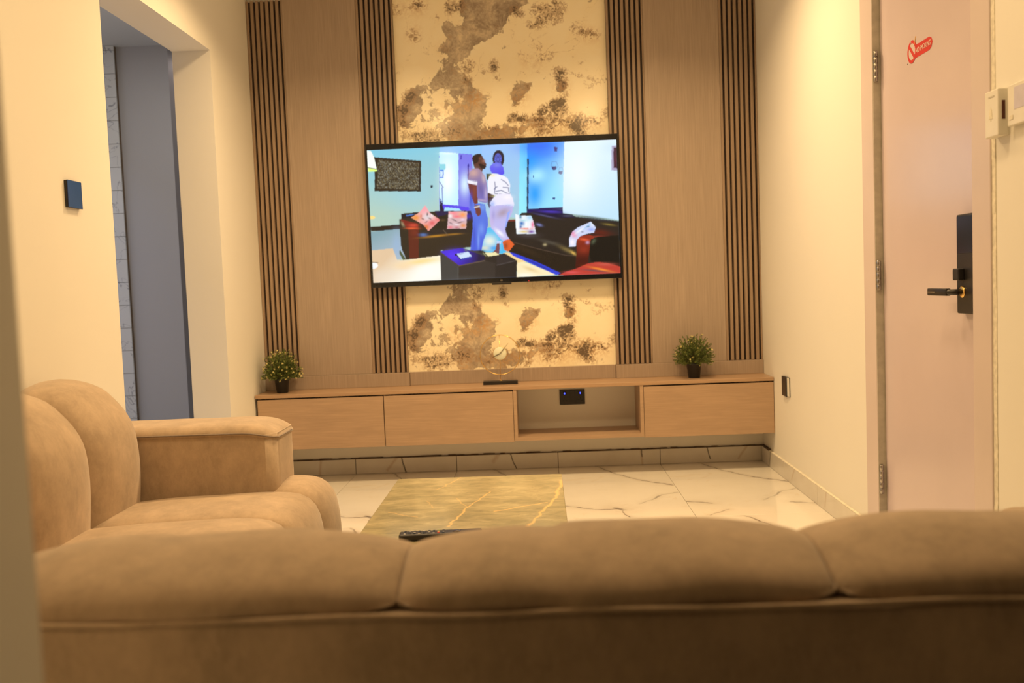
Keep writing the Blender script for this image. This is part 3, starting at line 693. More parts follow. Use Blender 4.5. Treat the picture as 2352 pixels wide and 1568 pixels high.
# right sofa
pg([(1262, 820), (1350, 815), (1400, 760), (1480, 760), (1500, 745), (1830, 772), (1850, 790), (2235, 828), (2250, 1285), (1700, 1285), (1480, 1160), (1300, 1095), (1265, 1020), (1250, 900)], (38, 32, 28))
pg([(1485, 750), (1640, 730), (1750, 738), (1750, 762), (1835, 775), (1850, 800), (1700, 800), (1500, 775)], (20, 15, 50)); gl(1650, 750, 90, 10, (75, 55, 200), a=.8, ang=2); gl(1600, 785, 90, 6, (90, 90, 140), a=.7, ang=12); gl(1790, 785, 40, 7, (100, 105, 130), a=.5)
gl(2000, 800, 160, 12, (75, 85, 95), a=.8, ang=7); gl(2140, 857, 50, 8, (150, 130, 60), a=.7, ang=8); gl(1550, 862, 24, 10, (130, 140, 200), a=.9, ang=15); gl(1460, 950, 80, 20, (75, 70, 75), a=.7); gl(1640, 1010, 90, 14, (85, 80, 70), a=.7, ang=14); gl(1600, 1030, 14, 10, (190, 175, 130), a=.9)
gl(1800, 1080, 80, 16, (140, 120, 70), a=.75, ang=25); gl(1840, 1100, 24, 9, (230, 185, 90), a=.9, ang=35); ln([(1330, 1010), (1560, 1070), (1780, 1120), (1860, 1125)], 4, (95, 75, 60), a=.7)
pg([(1330, 1015), (1560, 1075), (1790, 1130), (1860, 1130), (1860, 1285), (1700, 1285), (1480, 1160), (1310, 1100)], (34, 26, 18)); gl(1450, 1080, 120, 20, (52, 38, 24), a=.7, ang=22)
gl(2070, 925, 90, 26, (95, 28, 18), a=.9, ang=8); pg([(1270, 822), (1350, 815), (1352, 830), (1280, 836)], (120, 50, 40))
pg([(1890, 955), (1975, 945), (2020, 960), (1985, 1010), (1972, 1110), (1962, 1225), (1858, 1230), (1868, 1100), (1868, 990)], (150, 48, 28), c2=(70, 18, 12), p1=(1900, 960), p2=(1900, 1150)); gl(1930, 985, 40, 10, (235, 95, 55), a=.9, ang=8); gl(1960, 1010, 14, 12, (230, 190, 230), a=.6); gl(1930, 1070, 40, 30, (150, 50, 30), a=.7)
gl(2050, 960, 60, 8, (160, 55, 40), a=.8); pg([(1985, 985), (2040, 962), (2250, 945), (2250, 1240), (2120, 1175), (1990, 1175), (1975, 1100)], (14, 14, 12)); gl(2010, 1000, 14, 24, (95, 105, 80), a=.7, ang=35)
# lower right: rug stripe and armrest
pg([(1362, 1175), (1440, 1180), (1700, 1285), (1365, 1308)], (250, 235, 190)); pg([(1240, 1100), (1310, 1100), (1440, 1175), (1362, 1185)], (245, 215, 150)); gl(1480, 1240, 70, 16, (230, 200, 140), a=.8, ang=20); gl(1430, 1290, 80, 20, (252, 250, 235), a=.8)
pg([(1300, 1095), (1345, 1105), (1540, 1180), (1735, 1272), (1700, 1288), (1500, 1200), (1330, 1125)], (45, 65, 215)); pg([(1420, 1145), (1500, 1170), (1660, 1250), (1600, 1245)], (30, 40, 150), a=.6)
pg([(1715, 1290), (1790, 1255), (1860, 1235), (1960, 1190), (2050, 1175), (2130, 1185), (2260, 1220), (2260, 1300)], (190, 62, 50)); gl(2110, 1195, 80, 12, (200, 90, 75), a=.8); gl(2080, 1240, 90, 9, (255, 150, 50), a=.95, ang=12); gl(2030, 1250, 110, 7, (70, 75, 80), a=.9, ang=5); gl(1830, 1265, 60, 10, (225, 90, 95), a=.8)
# cushions on the right sofa
cushion([(1344, 768), (1380, 782), (1480, 785), (1500, 830), (1524, 938), (1360, 940), (1348, 850)], (235, 245, 252),
        [(1390, 795, 12, 16, (0, 120, 160)), (1420, 825, 36, 8, (190, 235, 240)), (1400, 850, 24, 20, (20, 110, 190)), (1392, 880, 12, 14, (0, 90, 170)), (1470, 800, 30, 20, (170, 215, 245)), (1495, 860, 14, 30, (235, 120, 160)), (1440, 895, 50, 8, (240, 110, 80)), (1480, 920, 34, 14, (110, 50, 170)),
         (1420, 920, 40, 9, (225, 200, 120)), (1440, 860, 8, 24, (250, 250, 250)), (1365, 860, 14, 60, (250, 252, 255)), (1465, 880, 8, 20, (250, 240, 250))])
cushion([(1985, 833), (2028, 880), (2015, 925), (1960, 935), (1900, 955), (1868, 990), (1860, 1045), (1805, 1045), (1806, 975), (1830, 920), (1880, 880), (1950, 850)], (205, 215, 245),
        [(1840, 940, 24, 34, (235, 130, 170), 0, .9, -40), (1900, 905, 60, 8, (245, 245, 250), 0, .9, -35), (1960, 870, 40, 8, (120, 190, 240), 0, .8, -35), (1965, 875, 12, 5, (40, 40, 60), 0, .8), (1915, 920, 10, 5, (60, 30, 60), 0, .8), (1990, 900, 30, 14, (120, 150, 240), 0, .7), (1830, 1010, 22, 30, (250, 240, 250)), (2000, 850, 14, 14, (240, 245, 255))])
# man
SK = (92, 50, 44)
pg([(975, 300), (985, 280), (1010, 267), (1050, 264), (1062, 285), (1078, 310), (1085, 335), (1098, 348), (1096, 365), (1088, 385), (1070, 392), (1060, 420), (1015, 405), (995, 380), (985, 345)], (88, 52, 44)); pg([(975, 300), (985, 280), (1010, 267), (1050, 264), (1056, 276), (1035, 300), (1030, 330), (1010, 345), (990, 350)], (34, 20, 22))
pg([(1030, 345), (1060, 350), (1096, 370), (1085, 392), (1050, 388)], (32, 18, 22)); gl(1075, 325, 14, 12, (165, 110, 90), a=.8); gl(1045, 300, 14, 10, (120, 75, 60), a=.6)
pg([(985, 388), (1030, 385), (1060, 415), (1085, 450), (1100, 500), (1112, 580), (1113, 660), (1100, 678), (1040, 668), (1020, 640), (960, 600), (938, 515), (938, 480), (955, 420)], (152, 128, 160), c2=(120, 110, 185), p1=(1000, 420), p2=(1060, 600))
gl(990, 425, 40, 34, (205, 165, 160), a=.9); gl(1075, 470, 16, 40, (205, 185, 190), a=.8, ang=-12); gl(1095, 600, 14, 60, (195, 180, 215), a=.7); gl(1050, 560, 22, 60, (95, 85, 150), a=.6, ang=-15); gl(1060, 655, 44, 9, (190, 170, 200), a=.8, ang=8)
pg([(938, 480), (1022, 495), (1020, 528), (940, 512)], (240, 240, 252)); ln([(945, 484), (1022, 500)], 3, (70, 60, 150))
pg([(945, 515), (1015, 528), (1020, 600), (1030, 690), (1000, 705), (975, 640), (955, 580)], (112, 52, 48)); gl(1000, 580, 14, 60, (140, 70, 58), a=.6)
pg([(1000, 700), (1035, 698), (1055, 740), (1052, 780), (1030, 792), (1010, 765)], (105, 52, 48)); ln([(1002, 718), (1040, 708)], 14, (205, 200, 195)); ln([(1006, 722), (1040, 714)], 4, (80, 70, 70))
pg([(960, 600), (1000, 690), (1040, 680), (1090, 690), (1095, 740), (1112, 800), (1115, 870), (1100, 940), (1080, 990), (1060, 1090), (968, 1085), (975, 990), (985, 900), (985, 800), (955, 700)], (88, 122, 225), c2=(70, 95, 220), p1=(1000, 720), p2=(1030, 1060))
gl(1060, 900, 24, 50, (125, 165, 245), a=.6); gl(1035, 1000, 10, 80, (135, 175, 250), a=.6); gl(1000, 950, 10, 100, (55, 70, 190), a=.6); gl(1070, 715, 20, 26, (120, 160, 225), a=.7); gl(970, 650, 14, 60, (60, 60, 190), a=.6)
pg([(1000, 700), (1035, 698), (1055, 740), (1052, 780), (1030, 792), (1010, 765)], (112, 56, 50)); ln([(1002, 716), (1040, 706)], 12, (205, 200, 195))
# woman
pg([(1113, 590), (1165, 595), (1160, 700), (1130, 730), (1112, 690)], (60, 30, 40))
pg([(1128, 370), (1150, 345), (1185, 336), (1220, 345), (1245, 380), (1250, 430), (1225, 445), (1190, 430), (1150, 428), (1130, 405)], (105, 110, 235), c2=(80, 70, 235), p1=(1190, 340), p2=(1230, 440)); gl(1150, 390, 18, 22, (95, 80, 245), a=.6); gl(1190, 360, 30, 14, (130, 140, 235), a=.6)
pg([(1150, 430), (1190, 432), (1250, 450), (1280, 470), (1300, 520), (1298, 590), (1310, 610), (1240, 640), (1160, 610), (1112, 590), (1110, 500), (1122, 455)], (240, 240, 252)); gl(1150, 445, 24, 12, (245, 235, 180), a=.8)
for pts in ([(1225, 480), (1260, 500), (1285, 530)], [(1170, 500), (1175, 545), (1168, 590)], [(1240, 545), (1285, 548), (1290, 580)], [(1180, 580), (1225, 570), (1285, 600)], [(1190, 540), (1165, 560)], [(1170, 598), (1250, 605), (1300, 595)]): ln(pts, 7, (85, 95, 140), a=.8)
gl(1185, 620, 40, 8, (225, 215, 150), a=.7)
pg([(1155, 640), (1200, 600), (1300, 600), (1325, 640), (1337, 690), (1330, 710), (1260, 705), (1150, 720), (1130, 680)], (235, 232, 252)); gl(1150, 690, 22, 30, (150, 180, 245), a=.8); gl(1290, 695, 40, 6, (150, 185, 245), a=.7); gl(1280, 630, 40, 20, (250, 245, 252), a=.8)
pg([(1130, 705), (1230, 695), (1330, 705), (1320, 760), (1280, 840), (1262, 900), (1275, 950), (1300, 985), (1275, 1010), (1230, 990), (1180, 930), (1140, 885), (1128, 800)], (190, 185, 238)); gl(1240, 760, 60, 34, (165, 140, 140), a=.7, ang=-30); gl(1150, 830, 16, 50, (200, 180, 225), a=.7); gl(1215, 930, 50, 16, (250, 248, 252), a=.9, ang=40); gl(1160, 780, 14, 40, (150, 145, 210), a=.6)
pg([(1280, 760), (1305, 740), (1270, 880), (1255, 900)], (150, 170, 248)); pg([(1185, 1000), (1232, 1000), (1225, 1025), (1195, 1022)], (190, 210, 250))
pg([(1262, 990), (1300, 985), (1340, 1030), (1310, 1070), (1290, 1090), (1255, 1075), (1240, 1010)], (225, 98, 45)); gl(1268, 1040, 18, 28, (130, 50, 30), a=.7)
pg([(1192, 1020), (1215, 1020), (1215, 1100), (1200, 1110), (1155, 1095), (1180, 1075)], (120, 70, 80)); gl(1225, 1060, 6, 24, (120, 190, 240), a=.7)
# coffee table
pg([(710, 1090), (760, 1072), (905, 1060), (960, 1080), (1075, 1082), (1100, 1100), (1182, 1100), (1365, 1165), (1362, 1310), (722, 1345), (712, 1130)], (62, 62, 60))
pg([(710, 1090), (900, 1060), (990, 1095), (1100, 1130), (1092, 1160), (870, 1210)], (66, 40, 215), c2=(22, 14, 60), p1=(800, 1120), p2=(1040, 1140)); gl(840, 1120, 70, 40, (90, 55, 245), a=.7)
pg([(712, 1100), (870, 1212), (870, 1330), (722, 1345)], (58, 60, 60)); pg([(870, 1210), (1092, 1165), (1182, 1160), (1182, 1330), (872, 1340)], (48, 44, 42)); ln([(712, 1100), (868, 1212)], 10, (74, 58, 56)); ln([(870, 1212), (1090, 1168)], 7, (95, 78, 70)); ln([(862, 1225), (864, 1330)], 5, (85, 85, 82), a=.6)
pg([(1090, 1100), (1182, 1100), (1365, 1165), (1362, 1310), (1180, 1322), (1180, 1190), (1090, 1165)], (36, 33, 32)); pg([(1185, 1115), (1260, 1105), (1355, 1160), (1195, 1200)], (44, 40, 42)); ln([(1195, 1205), (1350, 1168)], 7, (70, 66, 68))
pg([(1088, 1100), (1180, 1095), (1215, 1118), (1120, 1132)], (240, 230, 175)); ln([(1075, 1100), (1100, 1128)], 4, (180, 180, 120)); gl(1060, 1090, 30, 14, (15, 12, 22), a=.9)
pg([(850, 1110), (950, 1092), (980, 1130), (885, 1152)], (205, 225, 252)); pg([(850, 1112), (885, 1152), (885, 1164), (852, 1128)], (20, 25, 90)); pg([(885, 1152), (980, 1132), (978, 1145), (885, 1166)], (40, 60, 170)); gl(885, 1112, 24, 5, (120, 130, 170), a=.7, ang=-12); pg([(832, 1112), (852, 1108), (855, 1126), (838, 1126)], (10, 8, 30)); gl(930, 1080, 16, 10, (110, 120, 90), a=.7, ang=30)
gl(960, 1335, 200, 30, (80, 84, 86), a=.5)
IMG = IMG*.8+blur(IMG, 1)*.2
me = grid_mesh('screen_picture', SX0+U_*(SX1-SX0)+.235, SZ0+V_*(SZ1-SZ0)-1.09, -.0008, IMG)
t = NT('lit_screen_picture'); at = t.new('ShaderNodeAttribute', attribute_name='print'); t.t.links.new(at.outputs['Color'], t.b.inputs['Emission Color'])
t.b.inputs['Emission Strength'].default_value = 1.0; M['screen'] = t.done((.01, .01, .012), .22)
link('screen_picture', me, tv, M['screen'], label='lit screen with a picture of a man and a woman between black sofas')

# ---------------------------------------------------------------- gold clock
CX, CY, CZ = -.230, -.150, .689
ck = thing('table_clock', 'gold ring clock on a black bar base on the cabinet', 'clock', (CX, CY, .52))
obj('base', box(-.331, -.134, CY-.026, CY+.026, .5202, .5405, .0015), M['black'], ck)
obj('ring', tube([(CX+.1135*math.cos(a), CY, CZ+.1135*math.sin(a)) for a in [i*2*math.pi/64 for i in range(64)]], .0023, 8, True), M['gold'], ck, True)
obj('rod', tube([(CX-.002, CY+.004, .5395), (CX-.001, CY+.004, CZ+.114)], .0014, 8), M['gold'], ck, True)
obj('foot', lathe([(.010, 0), (.009, .002), (.002, .005), (0, .005)], (CX-.001, CY+.004, .5404), 16), M['gold'], ck, True)
obj('dial', lathe([(0, -.004), (.0365, -.004), (.0385, -.002), (.0385, .003), (0, .003)], (CX, CY-.001, CZ+.008), 40, 'y'), M['dial'], ck, True)
obj('dial_rim', tube([(CX+.0385*math.cos(a), CY-.003, CZ+.008+.0385*math.sin(a)) for a in [i*2*math.pi/40 for i in range(40)]], .0012, 6, True), M['gold'], ck, True)
def hand(dx, dz, w_, tail, y):
    L = math.hypot(dx, dz); ux, uz = dx/L, dz/L; nx, nz = -uz, ux; bm = bmesh.new(); c = (CX, CZ+.008)
    pts = [(-tail, w_*.6), (L*.45, w_), (L, .0004), (L, -.0004), (L*.45, -w_), (-tail, -w_*.6)]
    vs = [[bm.verts.new((c[0]+a*ux+b*nx, yy, c[1]+a*uz+b*nz)) for a, b in pts] for yy in (y, y-.0012)]
    bm.faces.new(vs[0]); bm.faces.new(vs[1][::-1])
    for k in range(6): bm.faces.new((vs[0][k], vs[0][(k+1) % 6], vs[1][(k+1) % 6], vs[1][k]))
    return bm
obj('hand', hand(.050, .057, .0020, .008, CY-.0065), M['dark_metal'], ck)
obj('hand', hand(-.048, -.024, .0025, .008, CY-.0085), M['dark_metal'], ck)
obj('hand', tube([(CX, CY-.010, CZ+.008), (CX+.050, CY-.010, CZ+.008+.058)], .0007, 6), M['gold'], ck)
obj('hub', lathe([(0, -.012), (.003, -.0115), (.0035, -.004), (0, -.004)], (CX, CY, CZ+.008), 14, 'y'), M['steel'], ck, True)

# ---------------------------------------------------------------- potted plants
def plant(x, y, label, seed, nfl, rx=.108):
    random.seed(seed); z0 = .5203
    t = thing('potted_plant', label, 'plant', (x, y, .52), group='small potted plants on the cabinet')
    obj('pot', lathe([(.0, 0), (.031, 0), (.0325, .002), (.041, .075), (.0425, .076), (.0425, .083), (.039, .083), (.038, .070), (0, .070)], (x, y, z0), 28), M['pot'], t, True)
    stem = bmesh.new(); lf = bmesh.new(); lf2 = bmesh.new(); fw = bmesh.new(); c0 = Vector((x, y, z0+.072))
    def leaf(bm, p, d, L, w_):
        s = d.cross(Vector((random.uniform(-1, 1), random.uniform(-1, 1), random.uniform(-1, 1))))
        if s.length < .1: return
        s.normalize(); up = s.cross(d).normalized()*w_*.35
        a, b, c, e = bm.verts.new(p), bm.verts.new(p+d*L*.5+s*w_+up), bm.verts.new(p+d*L), bm.verts.new(p+d*L*.5-s*w_+up)
        bm.faces.new((a, b, c)); bm.faces.new((a, c, e))
    N = 190; tips = []
    for i in range(N):
        u1 = (i+.5)/N; el = math.asin(1-1.25*u1); az = i*2.39996+random.uniform(-.2, .2)
        k = random.uniform(.82, 1.08)
        tip = c0+Vector((rx*k*math.cos(el)*math.cos(az), rx*k*math.cos(el)*math.sin(az), .028+.142*k*math.sin(el) if el > 0 else .028+.10*math.sin(el)))
        if tip.y > -.072: tip.y = -.072-random.uniform(0, .01)
        if tip.z < z0+.045: tip.z = z0+.045
        if tip.x < XL+.02: tip.x = XL+.02
        mid = c0+(tip-c0)*.5+Vector((0, 0, .018)); tube([c0+Vector((random.uniform(-.015, .015), random.uniform(-.015, .015), -.01)), mid, tip], .0008, 3, bm=stem)
        for j in range(17):
            f = .42+.6*j/17; p = (c0*(1-f)**2+mid*2*f*(1-f)+tip*f*f) if f < 1 else tip
            d = ((tip-c0).normalized()+Vector((random.uniform(-1, 1), random.uniform(-1, 1), random.uniform(-.6, 1.1)))*.8).normalized()
            leaf(lf if random.random() < .72 else lf2, p, d, random.uniform(.010, .017), .0030)
        tips.append(tip)
    random.shuffle(tips)
    for tp_ in tips[:nfl]:
        d0 = (tp_-c0).normalized()
        for j in range(9):
            d = (d0+Vector((random.uniform(-1, 1), random.uniform(-1, 1), random.uniform(-1, 1)))*.75).normalized()
            leaf(fw, tp_+d0*.002, d, random.uniform(.007, .011), .0028)
    for bm, nm, mt in ((stem, 'stems', 'stem'), (lf, 'leaves', 'leaf'), (lf2, 'young_leaves', 'leaf2'), (fw, 'flowers', 'flower')):
        o = obj(nm, bm, M[mt], t); o['kind'] = 'stuff'
plant(-1.4835, -.185, 'round plant with many yellow tips in a black pot in the left cabinet corner', 5, 85, .110)
plant(.866, -.178, 'small green bushy plant in a black pot on the right end of the cabinet', 9, 34, .112)

# ---------------------------------------------------------------- left sofa
sf = thing('side_sofa', 'beige nubuck channel-tufted sofa with one armrest against the left wall', 'sofa', (-1.15, -2.83, 0))
BACKP = [(-1.31, .36), (-1.298, .45), (-1.292, .56), (-1.301, .66), (-1.324, .722), (-1.360, .772), (-1.412, .820), (-1.490, .846), (-1.560, .838), (-1.603, .79), (-1.607, .60), (-1.606, .32), (-1.50, .28), (-1.36, .29)]
SEATP = [(-1.44, .20), (-1.45, .36), (-1.40, .425), (-1.20, .448), (-1.00, .455), (-.88, .457), (-.79, .446), (-.738, .405), (-.716, .33), (-.712, .22), (-.725, .12), (-.80, .085), (-1.10, .08), (-1.36, .10)]
ys = [-2.452, -2.79, -3.125, -3.45]
for a, b in zip(ys[1:], ys[:-1]):
    obj('back_cushion', channel(BACKP, a, b, 'y', .080, p=2.3), M['fabric'], sf, True)
    obj('seat_cushion', channel(SEATP, a, b, 'y', .038, p=2.3), M['fabric'], sf, True)
obj('seat_bolster', channel([(x if x > -1.2 else x+.12, z+.004) for x, z in SEATP], -2.462, -2.205, 'y', .045, p=2.2), M['fabric'], sf, True)
bm = box(-1.60, -.877, -2.462, -2.215, .30, .640, .0); 
es = [e for e in bm.edges if all(v.co.x > -1 for v in e.verts) and abs(e.verts[0].co.z-e.verts[1].co.z) > .1]
bmesh.ops.bevel(bm, geom=es, offset=.047, segments=6, profile=.5, affect='EDGES')
for v_ in bm.verts:
    if v_.co.z > .6 and v_.co.x > -.93: v_.co.z -= .010
arm = obj('armrest', bm, M['fabric'], sf, True)
for p_ in arm.data.polygons: p_.use_smooth = abs(p_.normal.y) < .95 and abs(p_.normal.z) < .9 and abs(p_.normal.x) < .95
def padz(x): return .640-.020*max(0, min(1, (x+1.00)/.125))**2.0
def armw(x):
    d = max(0, x+.922)/.050
    return 1-.048*(1-math.sqrt(max(0, 1-min(1, d)**2)))/.1265
bm = bmesh.new(); nx, ny = 40, 14; rg = []
for i in range(nx+1):
    x = -1.60+(.726)*i/nx; row = []
    for j in range(ny+1):
        s = -1+2*j/ny; y = -2.3385+.1265*s*armw(x); e = min(1, (-.872-x)/.085); e = math.sqrt(max(0, 1-(1-e)**2)) if e < 1 else 1
        row.append(bm.verts.new((x, y, padz(x)-.004+.032*(1-abs(s)**3)**(1/2.2)*max(.02, e)+.0015*mnoise.noise(Vector((x*9, y*9, 0))))))
    rg.append(row)
for i in range(nx):
    for j in range(ny): bm.faces.new((rg[i][j], rg[i+1][j], rg[i+1][j+1], rg[i][j+1]))
lo = [[bm.verts.new((rg[i][j].co.x, rg[i][j].co.y, padz(rg[i][j].co.x)-.012)) for j in (0, ny)] for i in range(nx+1)]
for i in range(nx):
    bm.faces.new((rg[i][0], lo[i][0], lo[i+1][0], rg[i+1][0])); bm.faces.new((rg[i][ny], rg[i+1][ny], lo[i+1][1], lo[i][1])); bm.faces.new((lo[i][0], lo[i][1], lo[i+1][1], lo[i+1][0]))
bm.faces.new([rg[nx][j] for j in range(ny+1)]+[lo[nx][1], lo[nx][0]])
bm.faces.new([rg[0][j] for j in range(ny+1)][::-1]+[lo[0][0], lo[0][1]])
obj('armrest_pad', bm, M['fabric'], sf, True)
obj('piping', tube([(x, -2.3385-.1275*armw(x), padz(x)-.004) for x in [-1.42+.546*i/44 for i in range(45)]]+[(-.8725, -2.40, padz(-.872)-.004), (-.8725, -2.27, padz(-.872)-.004)], .0026, 6), M['piping'], sf, True)
obj('base_frame', box(-1.59, -.76, -3.43, -2.225, .05, .15, .01), M['fabric'], sf)
fo = None
for x, y in ((-1.54, -2.27), (-.80, -2.27), (-1.54, -3.38), (-.80, -3.38)):
    obj('leg', lathe([(.018, 0), (.024, .052), (0, .052)], (x, y, .0002), 14), M['black'], sf, True)

# ---------------------------------------------------------------- front sofa, seen from behind
fs = thing('main_sofa', 'large beige nubuck sofa seen from behind in the foreground', 'sofa', (.08, -3.95, 0))
BP = [(-4.372, .690), (-4.374, .708), (-4.362, .728), (-4.320, .748), (-4.255, .763), (-4.190, .758), (-4.120, .734), (-4.065, .690), (-4.035, .62), (-4.025, .50), (-4.04, .42), (-4.12, .40), (-4.20, .42), (-4.24, .55), (-4.27, .655), (-4.32, .675)]
for a, b, lab, cr in ((-.722, -.187, None, (-.25, .003)), (-.187, .347, None, (-.30, .007)), (.347, .885, None, (.2, .003))):
    obj('back_cushion', channel(BP, a, b, 'x', .030, n=72, m=34, p=2.3, wob=.006, crease=cr), M['fabric'], fs, True)
    obj('seat_cushion', channel([(-4.10, .25), (-4.12, .36), (-4.08, .43), (-3.80, .452), (-3.66, .452), (-3.58, .43), (-3.535, .37), (-3.53, .25), (-3.56, .14), (-3.70, .12), (-4.0, .14)], a, b, 'x', .035), M['fabric'], fs, True)
bm = box(-.735, .90, -4.378, -4.275, .06, .697, .012, 3); obj('back_frame', bm, M['fabric'], fs, True)
for p_ in fs.children[-1].data.polygons: p_.use_smooth = p_.area < .02
obj('piping', tube([(-.735+1.635*i/40, -4.377+.0015*math.sin(i*1.1), .6975+.0012*math.sin(i*.7)) for i in range(41)], .0038, 8), M['fabric'], fs, True)
for x0, x1 in ((-.915, -.724), (.887, 1.075)):
    obj('armrest', box(x0, x1, -4.33, -3.58, .08, .61, .04, 4), M['fabric'], fs, True)
obj('base_frame', box(-.70, .87, -4.27, -3.58, .06, .15, .01), M['fabric'], fs)
for x in (-.66, .83):
    for y in (-4.22, -3.64): obj('leg', lathe([(.020, 0), (.026, .062), (0, .062)], (x, y, .0002), 14), M['black'], fs, True)

# ---------------------------------------------------------------- coffee table and remote
ct = thing('coffee_table', 'low coffee table with a greenish grey marble top and gold veins', 'coffee table', (-.24, -2.54, 0))
obj('table_top', box(-.547, .0625, -3.05, -2.035, .355, .380, .002), M['table'], ct, origin=(0, 0, 0))
obj('pedestal', box(-.45, -.04, -2.93, -2.15, .0003, .3545, .004), M['table'], ct, origin=(0, 0, 0))
rm = thing('remote_control', 'black remote control lying on the marble coffee table', 'remote control', (-.300, -2.875, .381))
rm.rotation_euler = (0, 0, math.radians(3))
bm = box(-.117, .117, -.022, .022, 0, .019, .005, 3); me = bpy.data.meshes.new('case'); bm.to_mesh(me); bm.free(); link('case', me, rm, M['black'])
cols = {(7, 0): 'red', (7, 1): 'flower', (7, 2): 'leaf2'}
for i in range(9):
    for j in range(3):
        x = -.10+.0135*i; y = -.012+.012*j
        bm = box(x-.0035, x+.0035, y-.003, y+.003, .0185, .0208, .0007, 1)
        me = bpy.data.meshes.new('button'); bm.to_mesh(me); bm.free(); link('button', me, rm, M[cols.get((i, j), 'steel' if (i+j) % 3 == 0 else 'black_gloss')])
bm = lathe([(.012, .0), (.012, .0018), (.009, .0022), (0, .0016)], (.045, 0, .0186), 20); me = bpy.data.meshes.new('button'); bm.to_mesh(me); bm.free(); link('button', me, rm, M['black_gloss'])

# ---------------------------------------------------------------- entrance door on the right wall
dr = thing('door_1', 'pinkish white entrance door in the right wall with a black electronic lock', None, (XR, -2.27, 0), kind='structure')
LX = 1.311
obj('leaf', box(LX, LX+.045, -2.668, -1.883, .006, 2.13, .002, 1), M['door'], dr)
obj('frame', box(XR-.006, XR+.15, -1.878, -1.755, 0, 2.25, .003), M['jamb'], dr)
obj('frame', box(XR-.006, XR+.15, -2.785, -2.672, 0, 2.25, .003), M['jamb'], dr)
obj('frame', box(XR-.006, XR+.15, -2.672, -1.878, 2.135, 2.25, .003), M['jamb'], dr)
obj('reveal', box(XR-.004, LX+.001, -1.8815, -1.878, .0, 2.13), M['reveal'], dr)
bm = bmesh.new(); random.seed(8); zq = 0.
while zq < 2.2:
    l = random.uniform(.03, .09); box(XR-.0015-random.uniform(0, .0008), XR+.01, -2.806-random.uniform(0, .002), -2.7855, zq, min(zq+l, 2.2), bm=bm); zq += l
obj('sealant_bead', bm, M['plaster'], dr)
for zc in (1.846, 1.067, .287):
    h = obj('hinge', lathe([(0, -.056), (.0062, -.056), (.0062, .056), (0, .056)], (XR+.004, -1.888, zc), 14), M['steel'], dr, True, label='steel hinge barrel')
    for k in range(-2, 3):
        obj('knuckle', lathe([(.0, -.0103), (.0068, -.0103), (.0074, -.0096), (.0074, .0096), (.0068, .0103), (0, .0103)], (XR+.004, -1.888, zc+k*.0225), 14), M['steel'], h, True)
lk = obj('lock', box(1.287, LX+.001, -2.6685, -2.556, .945, 1.246, .004, 3), M['black'], dr, label='black electronic lock with a lever handle')
obj('touch_panel', box(1.2857, 1.2875, -2.664, -2.5605, 1.128, 1.240, .0006, 1), M['lockface'], lk)
obj('battery_cover', box(1.2857, 1.2875, -2.664, -2.5605, .950, 1.126, .0006, 1), M['black'], lk)
obj('rosette', lathe([(0, 0), (.0185, 0), (.0185, -.003), (.013, -.006), (0, -.006)], (1.286, -2.598, 1.012), 28, 'x'), M['gold'], lk, True, label='pale gold collar')
bm = bmesh.new(); tube([(1.283, -2.598, 1.012), (1.262, -2.596, 1.012), (1.252, -2.588, 1.012), (1.250, -2.565, 1.012)], .0092, 12, bm=bm)
box(1.241, 1.257, -2.583, -2.447, 1.0005, 1.0235, .003, 2, bm=bm); obj('lever', bm, M['black'], lk, True)
for p_ in lk.children[-1].data.polygons: p_.use_smooth = p_.area < .0002
obj('lever_inlay', box(1.2402, 1.2415, -2.505, -2.449, 1.0105, 1.0135), M['steel'], lk)
obj('thumb_turn', box(1.266, 1.287, -2.612, -2.572, 1.047, 1.083, .004, 2), M['black'], lk)
# no-smoking sticker on the leaf
def flat(pts, x, th=.0004):
    bm = bmesh.new(); a = [bm.verts.new((x, y, z)) for y, z in pts]; b = [bm.verts.new((x+th, y, z)) for y, z in pts]; n = len(pts)
    bm.faces.new(a); bm.faces.new(b[::-1])
    for k in range(n): bm.faces.new((a[k], a[(k+1) % n], b[(k+1) % n], b[k]))
    return bm
st = obj('sticker', flat([(-2.196, 1.803), (-2.205, 1.800), (-2.318, 1.800), (-2.335, 1.806), (-2.344, 1.822), (-2.335, 1.837), (-2.318, 1.843), (-2.205, 1.843), (-2.196, 1.840)], LX-.0008, .0006), M['red'], dr, label='red no-smoking sticker')
bm = bmesh.new(); n = 36; cy_, cz_ = -2.178, 1.828
def ringpts(r): return [(cy_+r*math.cos(2*math.pi*k/n), cz_+r*math.sin(2*math.pi*k/n)) for k in range(n)]
A = [bm.verts.new((LX-.0012, y, z)) for y, z in ringpts(.0385)]; B_ = [bm.verts.new((LX-.0012, y, z)) for y, z in ringpts(.0275)]
for k in range(n):
    if k in (7,): continue
    bm.faces.new((A[k], A[(k+1) % n], B_[(k+1) % n], B_[k]))
d_ = .0045; s2 = .7071*.030
q = [(cy_+s2-d_, cz_+s2+d_), (cy_+s2+d_, cz_+s2-d_), (cy_-s2+d_, cz_-s2-d_), (cy_-s2-d_, cz_-s2+d_)]
bm.faces.new([bm.verts.new((LX-.0013, y, z)) for y, z in q])
obj('prohibition_sign', bm, M['red'], st)
obj('sign_field', flat(ringpts(.0275), LX-.0010), M['jamb'], st)
obj('cigarette', flat([(-2.196, 1.843), (-2.200, 1.845), (-2.212, 1.872), (-2.209, 1.873)], LX-.0014), M['tan_ink'], st)
cu = bpy.data.curves.new('lettering', 'FONT'); cu.body = 'NO SMOKING'; cu.size = .0235; cu.extrude = .0002; cu.align_x = 'CENTER'; cu.align_y = 'CENTER'; cu.materials.append(M['white_ink'])
